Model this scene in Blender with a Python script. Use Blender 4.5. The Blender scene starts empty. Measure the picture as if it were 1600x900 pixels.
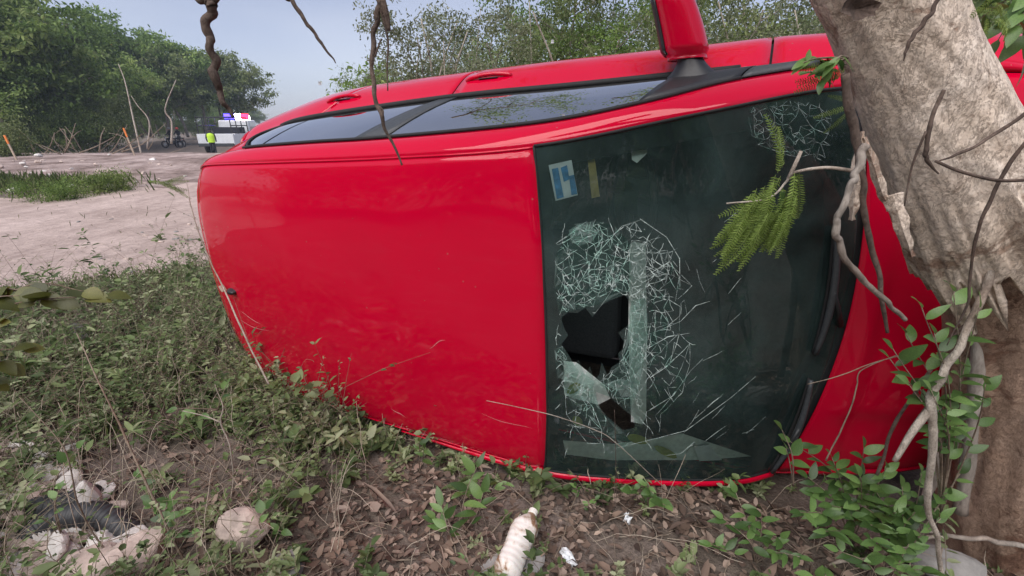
import bpy, math, random
import numpy as np
from mathutils import Vector, Matrix
from mathutils.geometry import delaunay_2d_cdt
random.seed(7); rng = np.random.default_rng(7)
S = bpy.context.scene
C = S.collection
PI = math.pi
# ------------------------------------------------------------------ camera, world, sun, exposure
F = 700.0; PITCH = math.atan(255 / F); CZ = 1.25
cam = bpy.data.cameras.new('camera'); camo = bpy.data.objects.new('camera', cam); C.objects.link(camo)
cam.sensor_width = 36; cam.lens = 36 * F / 1600; cam.clip_start = .05; cam.clip_end = 2000
camo.location = (0, 0, CZ); camo.rotation_euler = (PI / 2 - PITCH, 0, 0)
S.camera = camo
SUN_EL, SUN_AZ = math.radians(56), math.radians(205)
w = bpy.data.worlds.new('World'); S.world = w; w.use_nodes = True
nt = w.node_tree; nt.nodes.clear()
sky = nt.nodes.new('ShaderNodeTexSky'); sky.sky_type = 'NISHITA'; sky.sun_disc = False
sky.sun_elevation = SUN_EL; sky.sun_rotation = SUN_AZ; sky.air_density = 1.0; sky.dust_density = .6; sky.ozone_density = 1.5
hs = nt.nodes.new('ShaderNodeHueSaturation'); hs.inputs['Saturation'].default_value = .5
bg = nt.nodes.new('ShaderNodeBackground'); bg.inputs['Strength'].default_value = .097
wo = nt.nodes.new('ShaderNodeOutputWorld')
nt.links.new(sky.outputs[0], hs.inputs['Color']); tn = nt.nodes.new('ShaderNodeMix'); tn.data_type = 'RGBA'; tn.blend_type = 'MULTIPLY'; tn.inputs[0].default_value = 1; tn.inputs[7].default_value = (.93, .93, 1.06, 1)
tcw = nt.nodes.new('ShaderNodeTexCoord'); mpw = nt.nodes.new('ShaderNodeMapping'); mpw.inputs['Scale'].default_value = (1.2, 1.2, 4); nzw = nt.nodes.new('ShaderNodeTexNoise'); nzw.inputs['Scale'].default_value = 1.6; nzw.inputs['Detail'].default_value = 5
rpw = nt.nodes.new('ShaderNodeValToRGB'); rpw.color_ramp.elements[0].position = .35; rpw.color_ramp.elements[0].color = (.90, .92, .96, 1); rpw.color_ramp.elements[1].position = .68; rpw.color_ramp.elements[1].color = (1.10, 1.07, 1.03, 1)
mw = nt.nodes.new('ShaderNodeMix'); mw.data_type = 'RGBA'; mw.blend_type = 'MULTIPLY'; mw.inputs[0].default_value = 1
nt.links.new(tcw.outputs['Generated'], mpw.inputs[0]); nt.links.new(mpw.outputs[0], nzw.inputs[0]); nt.links.new(nzw.outputs[0], rpw.inputs[0]); nt.links.new(hs.outputs[0], mw.inputs[6]); nt.links.new(rpw.outputs[0], mw.inputs[7])
nt.links.new(mw.outputs[2], tn.inputs[6]); nt.links.new(tn.outputs[2], bg.inputs[0]); nt.links.new(bg.outputs[0], wo.inputs[0])
sl = bpy.data.lights.new('sun', 'SUN'); sl.energy = 3.2; sl.angle = math.radians(70); sl.color = (1, .95, .9)
so = bpy.data.objects.new('sun', sl); C.objects.link(so)
sd = Vector((math.sin(SUN_AZ) * math.cos(SUN_EL), math.cos(SUN_AZ) * math.cos(SUN_EL), math.sin(SUN_EL)))
so.rotation_euler = sd.to_track_quat('Z', 'Y').to_euler()
S.view_settings.view_transform = 'Standard'; S.view_settings.look = 'None'
S.view_settings.exposure = 0.48; S.view_settings.gamma = 1

# ------------------------------------------------------------------ helpers
cP, sP = math.cos(PITCH), math.sin(PITCH)
def ray(px, py):
    u = (px - 800) / F; v = -(py - 450) / F
    return np.array([u, cP + v * sP, -sP + v * cP])
def at(px, py, Y):
    d = ray(px, py); return np.array([0, 0, CZ]) + d * (Y / d[1])
def ground(px, py, z=0.0):
    d = ray(px, py); t = (z - CZ) / d[2]; return np.array([0, 0, CZ]) + d * t
def rzm(a): return np.array([[math.cos(a), -math.sin(a), 0], [math.sin(a), math.cos(a), 0], [0, 0, 1]])
def rym(a): return np.array([[math.cos(a), 0, math.sin(a)], [0, 1, 0], [-math.sin(a), 0, math.cos(a)]])
def rxm(a): return np.array([[1, 0, 0], [0, math.cos(a), -math.sin(a)], [0, math.sin(a), math.cos(a)]])
CM = rzm(-.406) @ rym(-.038) @ rxm(.042) @ np.array([[1, 0, 0], [0, 0, -1], [0, 1, 0]], float)   # car axes -> world
CO = np.array([.095, 1.31, .633])
def projcar(P):
    q = CM @ np.asarray(P, float) + CO - [0, 0, CZ]
    d = q[1] * cP - q[2] * sP; u = q[1] * sP + q[2] * cP
    return 800 + F * q[0] / d, 450 - F * u / d
def sstep(a, b, x):
    t = np.clip((x - a) / (b - a), 0, 1); return t * t * (3 - 2 * t)
# value noise in 2D / 3D for terrain and bark
_g = np.random.default_rng(3).random((64, 64))
def vn(x, y):
    x = np.asarray(x, float); y = np.asarray(y, float)
    xi = np.floor(x).astype(int); yi = np.floor(y).astype(int); fx = x - xi; fy = y - yi
    fx = fx * fx * (3 - 2 * fx); fy = fy * fy * (3 - 2 * fy)
    g = lambda a, b: _g[a % 64, b % 64]
    return (g(xi, yi) * (1 - fx) + g(xi + 1, yi) * fx) * (1 - fy) + (g(xi, yi + 1) * (1 - fx) + g(xi + 1, yi + 1) * fx) * fy
def fbm(x, y, o=4):
    s = 0; a = .5
    for i in range(o):
        s = s + a * (vn(x * 2 ** i + 7.3 * i, y * 2 ** i + 3.1 * i) - .5); a *= .5
    return s
def road_side(x, y):
    """signed: >0 inside the dirt road that crosses the left half of the picture"""
    n = .35 * fbm(x * .9, y * .9, 3)
    near = (y - (3.3 + .62 * (x + 3.7))) + n            # above the near edge
    far = ((8.6 + .55 * (x + 9.5)) - y) + 1.2 * n
    return np.minimum(near, np.maximum(far, -9))
def T(x, y):
    x = np.asarray(x, float); y = np.asarray(y, float)
    z = .07 * fbm(x * 1.1, y * 1.1, 4) + .035 * fbm(x * 6, y * 6, 3)
    rel = np.stack([x - CO[0], y - CO[1], np.full_like(x, -.1) - CO[2]], -1) @ CM
    xc, zc = rel[..., 0], rel[..., 2]
    dep = sstep(-.08, -.4, zc) * sstep(-1.75, -1.35, zc) * sstep(-2.1, -1.7, xc) * sstep(2.2, 1.7, xc)
    z = z * (1 - .6 * dep) - .2 * dep
    near = sstep(2.2, 1.0, np.hypot(x - .2, y - 1.3))
    z = z * (1 - .5 * near)
    rs = road_side(x, y)
    on = sstep(-.3, .4, rs) * (x < 2)
    z = z * (1 - .8 * on) - .05 * on
    far = sstep(12, 30, np.hypot(x, y)); z = z * (1 - far)
    z = z - .78 * sstep(21, 33, y) * sstep(-4, -8, x)
    bank = sstep(11, 13.5, y + .1 * x * 0) * sstep(21.5, 19, y) * sstep(-6, -9, x); z = z + bank * (.12 + .5 * np.abs(fbm(x * .8, y * .8, 4)))
    return z
MATS = {}
def nodes(name):
    m = bpy.data.materials.new(name); m.use_nodes = True; t = m.node_tree
    b = t.nodes['Principled BSDF']; MATS[name] = m
    return m, t, b, lambda ty: t.nodes.new(ty), t.links.new
def ramp(t, n, stops):
    r = t.nodes.new('ShaderNodeValToRGB'); e = r.color_ramp.elements
    while len(e) < len(stops): e.new(.5)
    for i, (p, c) in enumerate(stops): e[i].position = p; e[i].color = (*c, 1)
    if n: t.links.new(n, r.inputs[0])
    return r
def coords(t, scale=(1, 1, 1), kind='Object'):
    tc = t.nodes.new('ShaderNodeTexCoord'); mp = t.nodes.new('ShaderNodeMapping'); mp.inputs['Scale'].default_value = scale
    t.links.new(tc.outputs[kind], mp.inputs[0]); return mp.outputs[0]
def noise(t, vec, sc, det=5, rough=.6, dist=0):
    n = t.nodes.new('ShaderNodeTexNoise'); n.inputs['Scale'].default_value = sc; n.inputs['Detail'].default_value = det
    n.inputs['Roughness'].default_value = rough; n.inputs['Distortion'].default_value = dist
    if vec is not None: t.links.new(vec, n.inputs['Vector'])
    return n
def bump(t, b, h, st, dist=.01):
    n = t.nodes.new('ShaderNodeBump'); n.inputs['Strength'].default_value = st; n.inputs['Distance'].default_value = dist
    t.links.new(h, n.inputs['Height']); t.links.new(n.outputs[0], b.inputs['Normal'])
def mixc(t, f, a, b, mode='MIX'):
    m = t.nodes.new('ShaderNodeMix'); m.data_type = 'RGBA'; m.blend_type = mode
    for i, v in ((0, f), (6, a), (7, b)):
        if hasattr(v, 'is_linked') or isinstance(v, bpy.types.NodeSocket): t.links.new(v, m.inputs[i])
        elif i == 0: m.inputs[0].default_value = v
        else: m.inputs[i].default_value = (*v, 1)
    return m.outputs[2]
def simple(name, col, rough=.6, metal=0, sc=20, var=.25, bs=.15, bd=.003, coat=0, kind='Object'):
    m, t, b, N, L = nodes(name)
    n = noise(t, coords(t, kind=kind), sc)
    r = ramp(t, n.outputs[0], [(.3, tuple(c * (1 - var) for c in col)), (.7, tuple(min(1, c * (1 + var)) for c in col))])
    L(r.outputs[0], b.inputs['Base Color']); b.inputs['Roughness'].default_value = rough; b.inputs['Metallic'].default_value = metal
    b.inputs['Coat Weight'].default_value = coat
    if bs: bump(t, b, n.outputs[0], bs, bd)
    return m
def leafmat(name, cols, rough=.55, trans=.42, spec=.3, noisesc=3.0, att=True):
    m, t, b, N, L = nodes(name)
    if att:
        a = N('ShaderNodeAttribute'); a.attribute_name = 'rnd'; src = a.outputs['Fac']
    else:
        oi = N('ShaderNodeObjectInfo'); src = oi.outputs['Random']
    r = ramp(t, src, [(i / (len(cols) - 1), c) for i, c in enumerate(cols)])
    oi = N('ShaderNodeObjectInfo')
    hsv = N('ShaderNodeHueSaturation'); L(r.outputs[0], hsv.inputs['Color'])
    mr = N('ShaderNodeMapRange'); mr.inputs['To Min'].default_value = .75; mr.inputs['To Max'].default_value = 1.25
    L(oi.outputs['Random'], mr.inputs[0]); L(mr.outputs[0], hsv.inputs['Value'])
    n = noise(t, coords(t), noisesc, 3)
    r2 = ramp(t, n.outputs[0], [(.35, (.7, .7, .7)), (.65, (1.15, 1.12, 1.0))])
    col = mixc(t, .7, hsv.outputs[0], r2.outputs[0], 'MULTIPLY')
    L(col, b.inputs['Base Color']); b.inputs['Roughness'].default_value = rough; b.inputs['Specular IOR Level'].default_value = spec
    tr = N('ShaderNodeBsdfTranslucent'); L(col, tr.inputs[0])
    mx = N('ShaderNodeMixShader'); mx.inputs[0].default_value = trans
    L(b.outputs[0], mx.inputs[1]); L(tr.outputs[0], mx.inputs[2]); L(mx.outputs[0], t.nodes['Material Output'].inputs[0])
    return m

def mkmesh(name, V, Fc, mat, smooth=False, rnd=None):
    me = bpy.data.meshes.new(name)
    V = np.asarray(V, np.float32)
    if isinstance(Fc, np.ndarray):
        n, k = Fc.shape
        me.vertices.add(len(V)); me.vertices.foreach_set('co', V.ravel())
        me.loops.add(n * k); me.loops.foreach_set('vertex_index', Fc.astype(np.int32).ravel())
        me.polygons.add(n); me.polygons.foreach_set('loop_start', np.arange(0, n * k, k, dtype=np.int32))
        me.polygons.foreach_set('loop_total', np.full(n, k, np.int32))
        me.update(calc_edges=True)
    else:
        me.from_pydata([tuple(map(float, v)) for v in V], [], [list(map(int, f)) for f in Fc]); me.update()
    if rnd is not None:
        a = me.attributes.new('rnd', 'FLOAT', 'FACE'); a.data.foreach_set('value', np.asarray(rnd, np.float32))
    if smooth: me.polygons.foreach_set('use_smooth', np.ones(len(me.polygons), bool))
    if mat is not None: me.materials.append(mat if not isinstance(mat, str) else MATS[mat])
    return me
def link(name, me, parent=None, loc=None):
    o = bpy.data.objects.new(name, me); C.objects.link(o)
    if parent: o.parent = parent
    if loc is not None: o.location = loc
    return o
def tag(o, label=None, cat=None, group=None, kind=None):
    if label: o['label'] = label
    if cat: o['category'] = cat
    if group: o['group'] = group
    if kind: o['kind'] = kind
    return o
def thing(name, label, cat, loc=(0, 0, 0), rz=0, group=None):
    o = bpy.data.objects.new(name, None); C.objects.link(o); o.empty_display_size = .1
    o.location = tuple(map(float, loc)); o.rotation_euler = (0, 0, rz)
    return tag(o, label, cat, group)
class MB:
    """collects verts and faces"""
    def __init__(s): s.v = []; s.f = []; s.n = 0
    def add(s, V, Fc):
        s.v.append(np.asarray(V, float).reshape(-1, 3)); s.f += [[i + s.n for i in f] for f in Fc]; s.n += len(s.v[-1])
    def box(s, c, d, R=None):
        c = np.array(c, float); h = np.array(d, float) / 2
        P = np.array([[x, y, z] for x in (-1, 1) for y in (-1, 1) for z in (-1, 1)]) * h
        if R is not None: P = P @ np.asarray(R).T
        s.add(P + c, [[0, 1, 3, 2], [4, 6, 7, 5], [0, 4, 5, 1], [2, 3, 7, 6], [0, 2, 6, 4], [1, 5, 7, 3]])
    def tube(s, P, r, n=6, cap=True):
        P = np.asarray(P, float); r = np.broadcast_to(r, (len(P),))
        V, Fc = tube_geo(P, r, n, cap); s.add(V, Fc)
    def grid(s, G):
        a, b = G.shape[:2]
        s.add(G.reshape(-1, 3), [[i * b + j, (i + 1) * b + j, (i + 1) * b + j + 1, i * b + j + 1] for i in range(a - 1) for j in range(b - 1)])
    def mesh(s, name, mat, smooth=False): return mkmesh(name, np.concatenate(s.v), s.f, mat, smooth)
    def obj(s, name, mat, parent=None, smooth=False, bevel=0, loc=None, solid=0, seg=2):
        o = link(name, s.mesh(name, mat, smooth), parent, loc)
        if solid:
            m = o.modifiers.new('solid', 'SOLIDIFY'); m.thickness = solid; m.offset = -1
        if bevel:
            m = o.modifiers.new('bevel', 'BEVEL'); m.width = bevel; m.segments = seg; m.limit_method = 'ANGLE'; m.angle_limit = math.radians(40)
        return o
def tube_geo(P, r, n=6, cap=True):
    k = len(P); D = np.gradient(P, axis=0); D /= np.linalg.norm(D, axis=1)[:, None] + 1e-9
    up = np.array([0, 0, 1.]) if abs(D[0, 2]) < .9 else np.array([1., 0, 0])
    a = np.cross(D[0], up); a /= np.linalg.norm(a); A = [a]
    for i in range(1, k):
        a = A[-1] - D[i] * (A[-1] @ D[i]); a /= np.linalg.norm(a) + 1e-9; A.append(a)
    A = np.array(A); B = np.cross(D, A); th = np.arange(n) * 2 * PI / n
    V = P[:, None] + r[:, None, None] * (np.cos(th)[None, :, None] * A[:, None] + np.sin(th)[None, :, None] * B[:, None])
    Fc = [[i * n + j, i * n + (j + 1) % n, (i + 1) * n + (j + 1) % n, (i + 1) * n + j] for i in range(k - 1) for j in range(n)]
    if cap: Fc += [list(range(n))[::-1], [(k - 1) * n + j for j in range(n)]]
    return V.reshape(-1, 3), Fc
def spline(P, m=6):
    """Catmull-Rom through the points, any dimension"""
    P = np.asarray(P, float); Q = np.vstack([2 * P[0] - P[1], P, 2 * P[-1] - P[-2]]); out = []
    for i in range(1, len(Q) - 2):
        for t in np.linspace(0, 1, m, endpoint=False):
            a, b, c, d = Q[i - 1:i + 3]
            out.append(.5 * (2 * b + (c - a) * t + (2 * a - 5 * b + 4 * c - d) * t * t + (3 * b - 3 * c + d - a) * t ** 3))
    out.append(P[-1]); return np.array(out)
def leafquads(c, d, nrm, L, W):
    """rhombic folded leaves: two quads each (4 outline + mid rib)"""
    d = d / (np.linalg.norm(d, axis=1)[:, None] + 1e-9)
    s = np.cross(d, nrm); s /= np.linalg.norm(s, axis=1)[:, None] + 1e-9; u = np.cross(s, d)
    L = L[:, None]; W = W[:, None]
    V = np.stack([c, c + d * L * .28 + s * W * .46 + u * W * .12, c + d * L * .68 + s * W * .36 + u * W * .06, c + d * L - u * L * .12, c + d * L * .68 - s * W * .36 + u * W * .06, c + d * L * .28 - s * W * .46 + u * W * .12], 1).reshape(-1, 3)
    n = len(c); i = np.arange(n)[:, None] * 6
    return V, (i + np.array([[0, 1, 2, 3, 4, 5]]))
def leafmesh(name, c, d, nrm, L, W, mat, tone=None):
    V, Fc = leafquads(c, d, nrm, L, W)
    Fc = np.concatenate([Fc[:, [0, 1, 2, 3]], Fc[:, [0, 3, 4, 5]]]); r = rng.random(len(c))
    if tone is not None: r = np.clip(tone + (r - .5) * .5, 0, 1)
    return mkmesh(name, V, Fc, mat, rnd=np.concatenate([r, r]))
def rvec(n): v = rng.normal(size=(n, 3)); return v / np.linalg.norm(v, axis=1)[:, None]

# ------------------------------------------------------------------ materials
def m_ground():
    m, t, b, N, L = nodes('soil')
    v = coords(t)
    n1 = noise(t, v, 1.3, 6, .65); n2 = noise(t, v, 14, 8, .7); n3 = noise(t, v, 70, 4, .7)
    r1 = ramp(t, n2.outputs[0], [(.3, (.06, .042, .036)), (.5, (.15, .11, .092)), (.7, (.26, .205, .18))])
    r2 = ramp(t, n1.outputs[0], [(.42, (.15, .125, .09)), (.62, (.32, .25, .22))])
    c = mixc(t, .45, r1.outputs[0], r2.outputs[0])
    r3 = ramp(t, n3.outputs[0], [(.35, (.55, .55, .55)), (.6, (1.1, 1.1, 1.1))])
    L(mixc(t, .8, c, r3.outputs[0], 'MULTIPLY'), b.inputs['Base Color']); b.inputs['Roughness'].default_value = .95
    ad = N('ShaderNodeMath'); L(n2.outputs[0], ad.inputs[0]); L(n3.outputs[0], ad.inputs[1]); bump(t, b, ad.outputs[0], .9, .02)
m_ground()
def m_road():
    m, t, b, N, L = nodes('pale_dirt')
    v = coords(t); n1 = noise(t, v, .6, 6, .6); n2 = noise(t, v, 9, 8, .7); n3 = noise(t, coords(t, (1, .25, 1)), 3, 4)
    r1 = ramp(t, n1.outputs[0], [(.35, (.40, .31, .28)), (.65, (.58, .465, .43))])
    r2 = ramp(t, n2.outputs[0], [(.3, (.7, .66, .64)), (.6, (1.1, 1.08, 1.06))])
    r3 = ramp(t, n3.outputs[0], [(.35, (.78, .76, .75)), (.55, (1.05, 1.05, 1.05))])
    c = mixc(t, .8, r1.outputs[0], r2.outputs[0], 'MULTIPLY'); L(mixc(t, .8, c, r3.outputs[0], 'MULTIPLY'), b.inputs['Base Color'])
    b.inputs['Roughness'].default_value = .95; bump(t, b, n2.outputs[0], 1, .05)
m_road()
def m_rubble():
    m, t, b, N, L = nodes('rubble')
    v = coords(t); n1 = noise(t, v, .8, 6, .7); n2 = noise(t, v, 5, 8, .75); vo = N('ShaderNodeTexVoronoi'); vo.inputs['Scale'].default_value = 4; L(v, vo.inputs[0])
    r1 = ramp(t, n1.outputs[0], [(.38, (.20, .14, .12)), (.52, (.42, .32, .295)), (.66, (.64, .52, .49))])
    r2 = ramp(t, n2.outputs[0], [(.35, (.6, .58, .56)), (.6, (1.1, 1.08, 1.06))]); L(mixc(t, .85, r1.outputs[0], r2.outputs[0], 'MULTIPLY'), b.inputs['Base Color'])
    b.inputs['Roughness'].default_value = .95; bump(t, b, n2.outputs[0], 1, .12)
m_rubble()
simple('asphalt', (.22, .22, .23), .9, sc=6)
def m_paint():
    m, t, b, N, L = nodes('red_paint')
    v = coords(t); n = noise(t, v, 1.7, 5, .6); n2 = noise(t, v, 60, 3, .6); n3 = noise(t, coords(t, (1, 6, 1)), 5, 6, .7, 1.0)
    dust = ramp(t, n3.outputs[0], [(.52, (0, 0, 0)), (.75, (.035, .035, .035))])
    L(mixc(t, dust.outputs[0], (.55, .0002, .026), (.50, .14, .16)), b.inputs['Base Color'])
    r = ramp(t, n.outputs[0], [(.3, (.20, .20, .20)), (.7, (.36, .36, .36))]); L(r.outputs[0], b.inputs['Roughness'])
    v2 = N('ShaderNodeTexVoronoi'); v2.inputs['Scale'].default_value = 26; v2.inputs['Randomness'].default_value = 1; L(v, v2.inputs[0]); n5 = noise(t, v, 3.3, 3, .6)
    sp = N('ShaderNodeMath'); sp.operation = 'LESS_THAN'; L(v2.outputs[0], sp.inputs[0]); ms = N('ShaderNodeMapRange'); L(n5.outputs[0], ms.inputs[0]); ms.inputs[1].default_value = .50; ms.inputs[2].default_value = .78; ms.inputs[3].default_value = .0; ms.inputs[4].default_value = .13
    L(ms.outputs[0], sp.inputs[1]); prev = b.inputs['Base Color'].links[0].from_socket
    sf = N('ShaderNodeMath'); sf.operation = 'MULTIPLY'; L(sp.outputs[0], sf.inputs[0]); sf.inputs[1].default_value = .5
    L(mixc(t, sf.outputs[0], prev, (.30, .17, .13)), b.inputs['Base Color'])
    b.inputs['Coat Weight'].default_value = .8; b.inputs['Coat IOR'].default_value = 1.55; b.inputs['Coat Roughness'].default_value = .035; b.inputs['Specular IOR Level'].default_value = .0
    bump(t, b, n.outputs[0], .015, .02)
m_paint()
simple('scuffed_paint', (.62, .22, .24), .7, sc=200, var=.5)
simple('black_plastic', (.018, .019, .021), .45, sc=120, bs=.1, bd=.001)
simple('grey_plastic', (.045, .05, .055), .5, sc=120, bs=.1, bd=.001)
simple('rubber', (.013, .013, .014), .75, sc=60)
simple('interior_dark', (.045, .048, .052), .8, sc=80, bs=.2, bd=.002)
simple('seat_cloth', (.10, .105, .115), .95, sc=150, bs=.3, bd=.002)
simple('trim_grey', (.80, .84, .81), .7, sc=60, var=.15)
simple('trim_mid', (.34, .37, .36), .7, sc=60, var=.15)
simple('steel', (.35, .35, .36), .35, 1, sc=30)
simple('frit', (.006, .007, .008), .22, sc=30, bs=0, coat=.3)
def m_glass(name, tint, fac_transp):
    m, t, b, N, L = nodes(name)
    tr = N('ShaderNodeBsdfTransparent'); tr.inputs[0].default_value = (*tint, 1)
    gl = N('ShaderNodeBsdfGlossy'); gl.inputs['Roughness'].default_value = .015
    fr = N('ShaderNodeFresnel'); fr.inputs[0].default_value = 1.55
    df = N('ShaderNodeBsdfDiffuse'); df.inputs[0].default_value = (.16, .27, .26, 1)
    n = noise(t, coords(t), 4, 6, .65, .5); rr = ramp(t, n.outputs[0], [(.38, (.07, .07, .07)), (.75, (.24, .24, .24))])
    m0 = N('ShaderNodeMixShader'); L(rr.outputs[0], m0.inputs[0]); L(tr.outputs[0], m0.inputs[1]); L(df.outputs[0], m0.inputs[2])
    mu = N('ShaderNodeMath'); mu.operation = 'MULTIPLY_ADD'; mu.use_clamp = True; L(fr.outputs[0], mu.inputs[0]); mu.inputs[1].default_value = 1.25; mu.inputs[2].default_value = fac_transp
    m1 = N('ShaderNodeMixShader'); L(mu.outputs[0], m1.inputs[0]); L(m0.outputs[0], m1.inputs[1]); L(gl.outputs[0], m1.inputs[2])
    L(m1.outputs[0], t.nodes['Material Output'].inputs[0]); t.nodes.remove(b)
    return m
m_glass('windshield_glass', (.80, .92, .88), .0)
m_glass('side_glass', (.22, .25, .26), .68)
m_glass('lamp_glass', (.9, .93, .95), .05)
def m_crack():
    m, t, b, N, L = nodes('broken_glass_edge')
    b.inputs['Base Color'].default_value = (.78, .92, .88, 1); b.inputs['Roughness'].default_value = .25
    tr = N('ShaderNodeBsdfTransparent'); n = noise(t, coords(t), 55, 3, .7)
    r = ramp(t, n.outputs[0], [(.35, (.15, .15, .15)), (.62, (.95, .95, .95))])
    mx = N('ShaderNodeMixShader'); L(r.outputs[0], mx.inputs[0]); L(tr.outputs[0], mx.inputs[1]); L(b.outputs[0], mx.inputs[2])
    L(mx.outputs[0], t.nodes['Material Output'].inputs[0])
    m, t, b, N, L = nodes('frosted_glass')
    b.inputs['Base Color'].default_value = (.50, .66, .62, 1); b.inputs['Roughness'].default_value = .3
    tr = N('ShaderNodeBsdfTransparent'); tr.inputs[0].default_value = (.8, .92, .88, 1)
    a = N('ShaderNodeAttribute'); a.attribute_name = 'rnd'
    r = ramp(t, a.outputs['Fac'], [(0, (.0, .0, .0)), (.6, (.05, .05, .05)), (1, (.34, .34, .34))])
    mx = N('ShaderNodeMixShader'); L(r.outputs[0], mx.inputs[0]); L(tr.outputs[0], mx.inputs[1]); L(b.outputs[0], mx.inputs[2])
    L(mx.outputs[0], t.nodes['Material Output'].inputs[0])
m_crack()
def m_bark(name, stops, sc=7, stretch=(1, 1, .5), bs=.8, scratches=False):
    m, t, b, N, L = nodes(name)
    v = coords(t, stretch); n1 = noise(t, v, sc, 8, .62, .6); n2 = noise(t, v, sc * 6, 6, .7); n3 = noise(t, coords(t), 3.2, 4, .5, .4)
    r = ramp(t, n1.outputs[0], stops)
    r2 = ramp(t, n2.outputs[0], [(.34, (.5, .46, .43)), (.55, (1.05, 1.03, 1.0))])
    c = mixc(t, .75, r.outputs[0], r2.outputs[0], 'MULTIPLY')
    r3 = ramp(t, n3.outputs[0], [(.38, (.66, .55, .50)), (.50, (1.08, 1.06, 1.05))])
    c = mixc(t, .85, c, r3.outputs[0], 'MULTIPLY')
    L(c, b.inputs['Base Color']); b.inputs['Roughness'].default_value = .9
    ad = N('ShaderNodeMath'); L(n1.outputs[0], ad.inputs[0]); L(n2.outputs[0], ad.inputs[1])
    h = ad.outputs[0]
    if scratches:
        vo = N('ShaderNodeTexVoronoi'); vo.inputs['Scale'].default_value = 16; L(coords(t, (1.5, 1.5, .55)), vo.inputs[0])
        ad2 = N('ShaderNodeMath'); L(h, ad2.inputs[0]); L(vo.outputs[0], ad2.inputs[1]); h = ad2.outputs[0]
    bump(t, b, h, bs, .012)
def m_pale_bark(name, mul=(1, 1, 1)):
    m, t, b, N, L = nodes(name)
    v = coords(t); tilt = coords(t, (1, 1, .55))
    big = noise(t, v, 5.5, 9, .72, .8); fine = noise(t, v, 75, 6, .75); mid = noise(t, tilt, 22, 8, .75, .5)
    base = ramp(t, big.outputs[0], [(.33, (.36, .25, .20)), (.41, (.54, .42, .35)), (.44, (.78, .70, .62)), (.60, (.86, .80, .74)), (.70, (.92, .89, .85))])
    spot = ramp(t, mid.outputs[0], [(.33, (.55, .47, .42)), (.42, (.97, .95, .93)), (.62, (1.06, 1.05, 1.04))])
    c = mixc(t, .8, base.outputs[0], spot.outputs[0], 'MULTIPLY')
    # thin bark fissures, broken up
    wv = N('ShaderNodeMapping'); wv.inputs['Scale'].default_value = (1, 1, .45); tc = N('ShaderNodeTexCoord'); ds = N('ShaderNodeMix'); ds.data_type = 'RGBA'; ds.blend_type = 'ADD'; ds.inputs[0].default_value = .12
    L(tc.outputs['Object'], ds.inputs[6]); L(mid.outputs['Color'], ds.inputs[7]); L(ds.outputs[2], wv.inputs[0])
    vo = N('ShaderNodeTexVoronoi'); vo.feature = 'DISTANCE_TO_EDGE'; vo.inputs['Scale'].default_value = 60; L(wv.outputs[0], vo.inputs[0])
    fs = ramp(t, vo.outputs['Distance'], [(.0, (.42, .35, .31)), (.06, (1, 1, 1))])
    fm = ramp(t, mid.outputs[0], [(.44, (.95, .95, .95)), (.58, (.12, .12, .12))])
    c = mixc(t, fm.outputs[0], c, mixc(t, 1.0, c, fs.outputs[0], 'MULTIPLY'))
    ff = ramp(t, fine.outputs[0], [(.35, (.72, .69, .67)), (.6, (1.06, 1.06, 1.06))]); c = mixc(t, .8, c, ff.outputs[0], 'MULTIPLY')
    L(mixc(t, 1.0, c, mul, 'MULTIPLY'), b.inputs['Base Color']); b.inputs['Roughness'].default_value = .92
    h1 = N('ShaderNodeMath'); h1.operation = 'MULTIPLY_ADD'; L(fs.outputs[0], h1.inputs[0]); h1.inputs[1].default_value = .15; L(mid.outputs[0], h1.inputs[2])
    h2 = N('ShaderNodeMath'); h2.operation = 'MULTIPLY_ADD'; L(fine.outputs[0], h2.inputs[0]); h2.inputs[1].default_value = .45; L(h1.outputs[0], h2.inputs[2])
    h3 = N('ShaderNodeMath'); h3.operation = 'MULTIPLY_ADD'; L(base.outputs[0], h3.inputs[0]); h3.inputs[1].default_value = .8; L(h2.outputs[0], h3.inputs[2])
    bump(t, b, h3.outputs[0], 1.0, .010)
m_pale_bark('pale_bark', (1.14, 1.06, .98))
m_pale_bark('brown_trunk', (.62, .47, .39))
m_bark('torn_wood', [(.3, (.22, .09, .06)), (.6, (.42, .24, .16)), (.75, (.6, .5, .4))], 12, (1, 1, .2), .8)
m_bark('grey_bark', [(.3, (.16, .14, .12)), (.6, (.34, .31, .28)), (.75, (.5, .47, .43))], 9, (1, 1, .4), .6)
m_bark('twig_brown', [(.3, (.06, .045, .038)), (.6, (.15, .11, .09)), (.8, (.24, .19, .16))], 25, (1, 1, .6), .6)
m_bark('twig_pale', [(.3, (.30, .26, .22)), (.6, (.52, .47, .41)), (.8, (.66, .61, .55))], 40, (1, 1, .6), .6)
m_bark('pale_stem', [(.3, (.28, .23, .18)), (.6, (.46, .40, .33)), (.8, (.60, .54, .46))], 30, (1, 1, .6), .3)
m_bark('dry_stem', [(.3, (.14, .11, .085)), (.6, (.27, .22, .17)), (.8, (.42, .36, .29))], 30, (1, 1, .6), .3)
leafmat('leaf_wood', [(.07, .12, .032), (.125, .21, .05), (.20, .30, .08), (.30, .40, .13)], noisesc=1.2)
leafmat('leaf_olive', [(.10, .135, .05), (.17, .22, .085), (.25, .305, .13), (.36, .40, .20)], noisesc=2.0)
leafmat('leaf_mid', [(.10, .155, .04), (.17, .25, .065), (.26, .345, .10), (.36, .43, .16)], noisesc=1.2)
leafmat('leaf_pale', [(.13, .15, .08), (.20, .23, .12), (.28, .31, .19), (.38, .38, .28)], noisesc=2.0)
leafmat('leaf_weed', [(.09, .135, .055), (.16, .23, .09), (.26, .33, .15), (.46, .50, .32)], noisesc=6)
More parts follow.
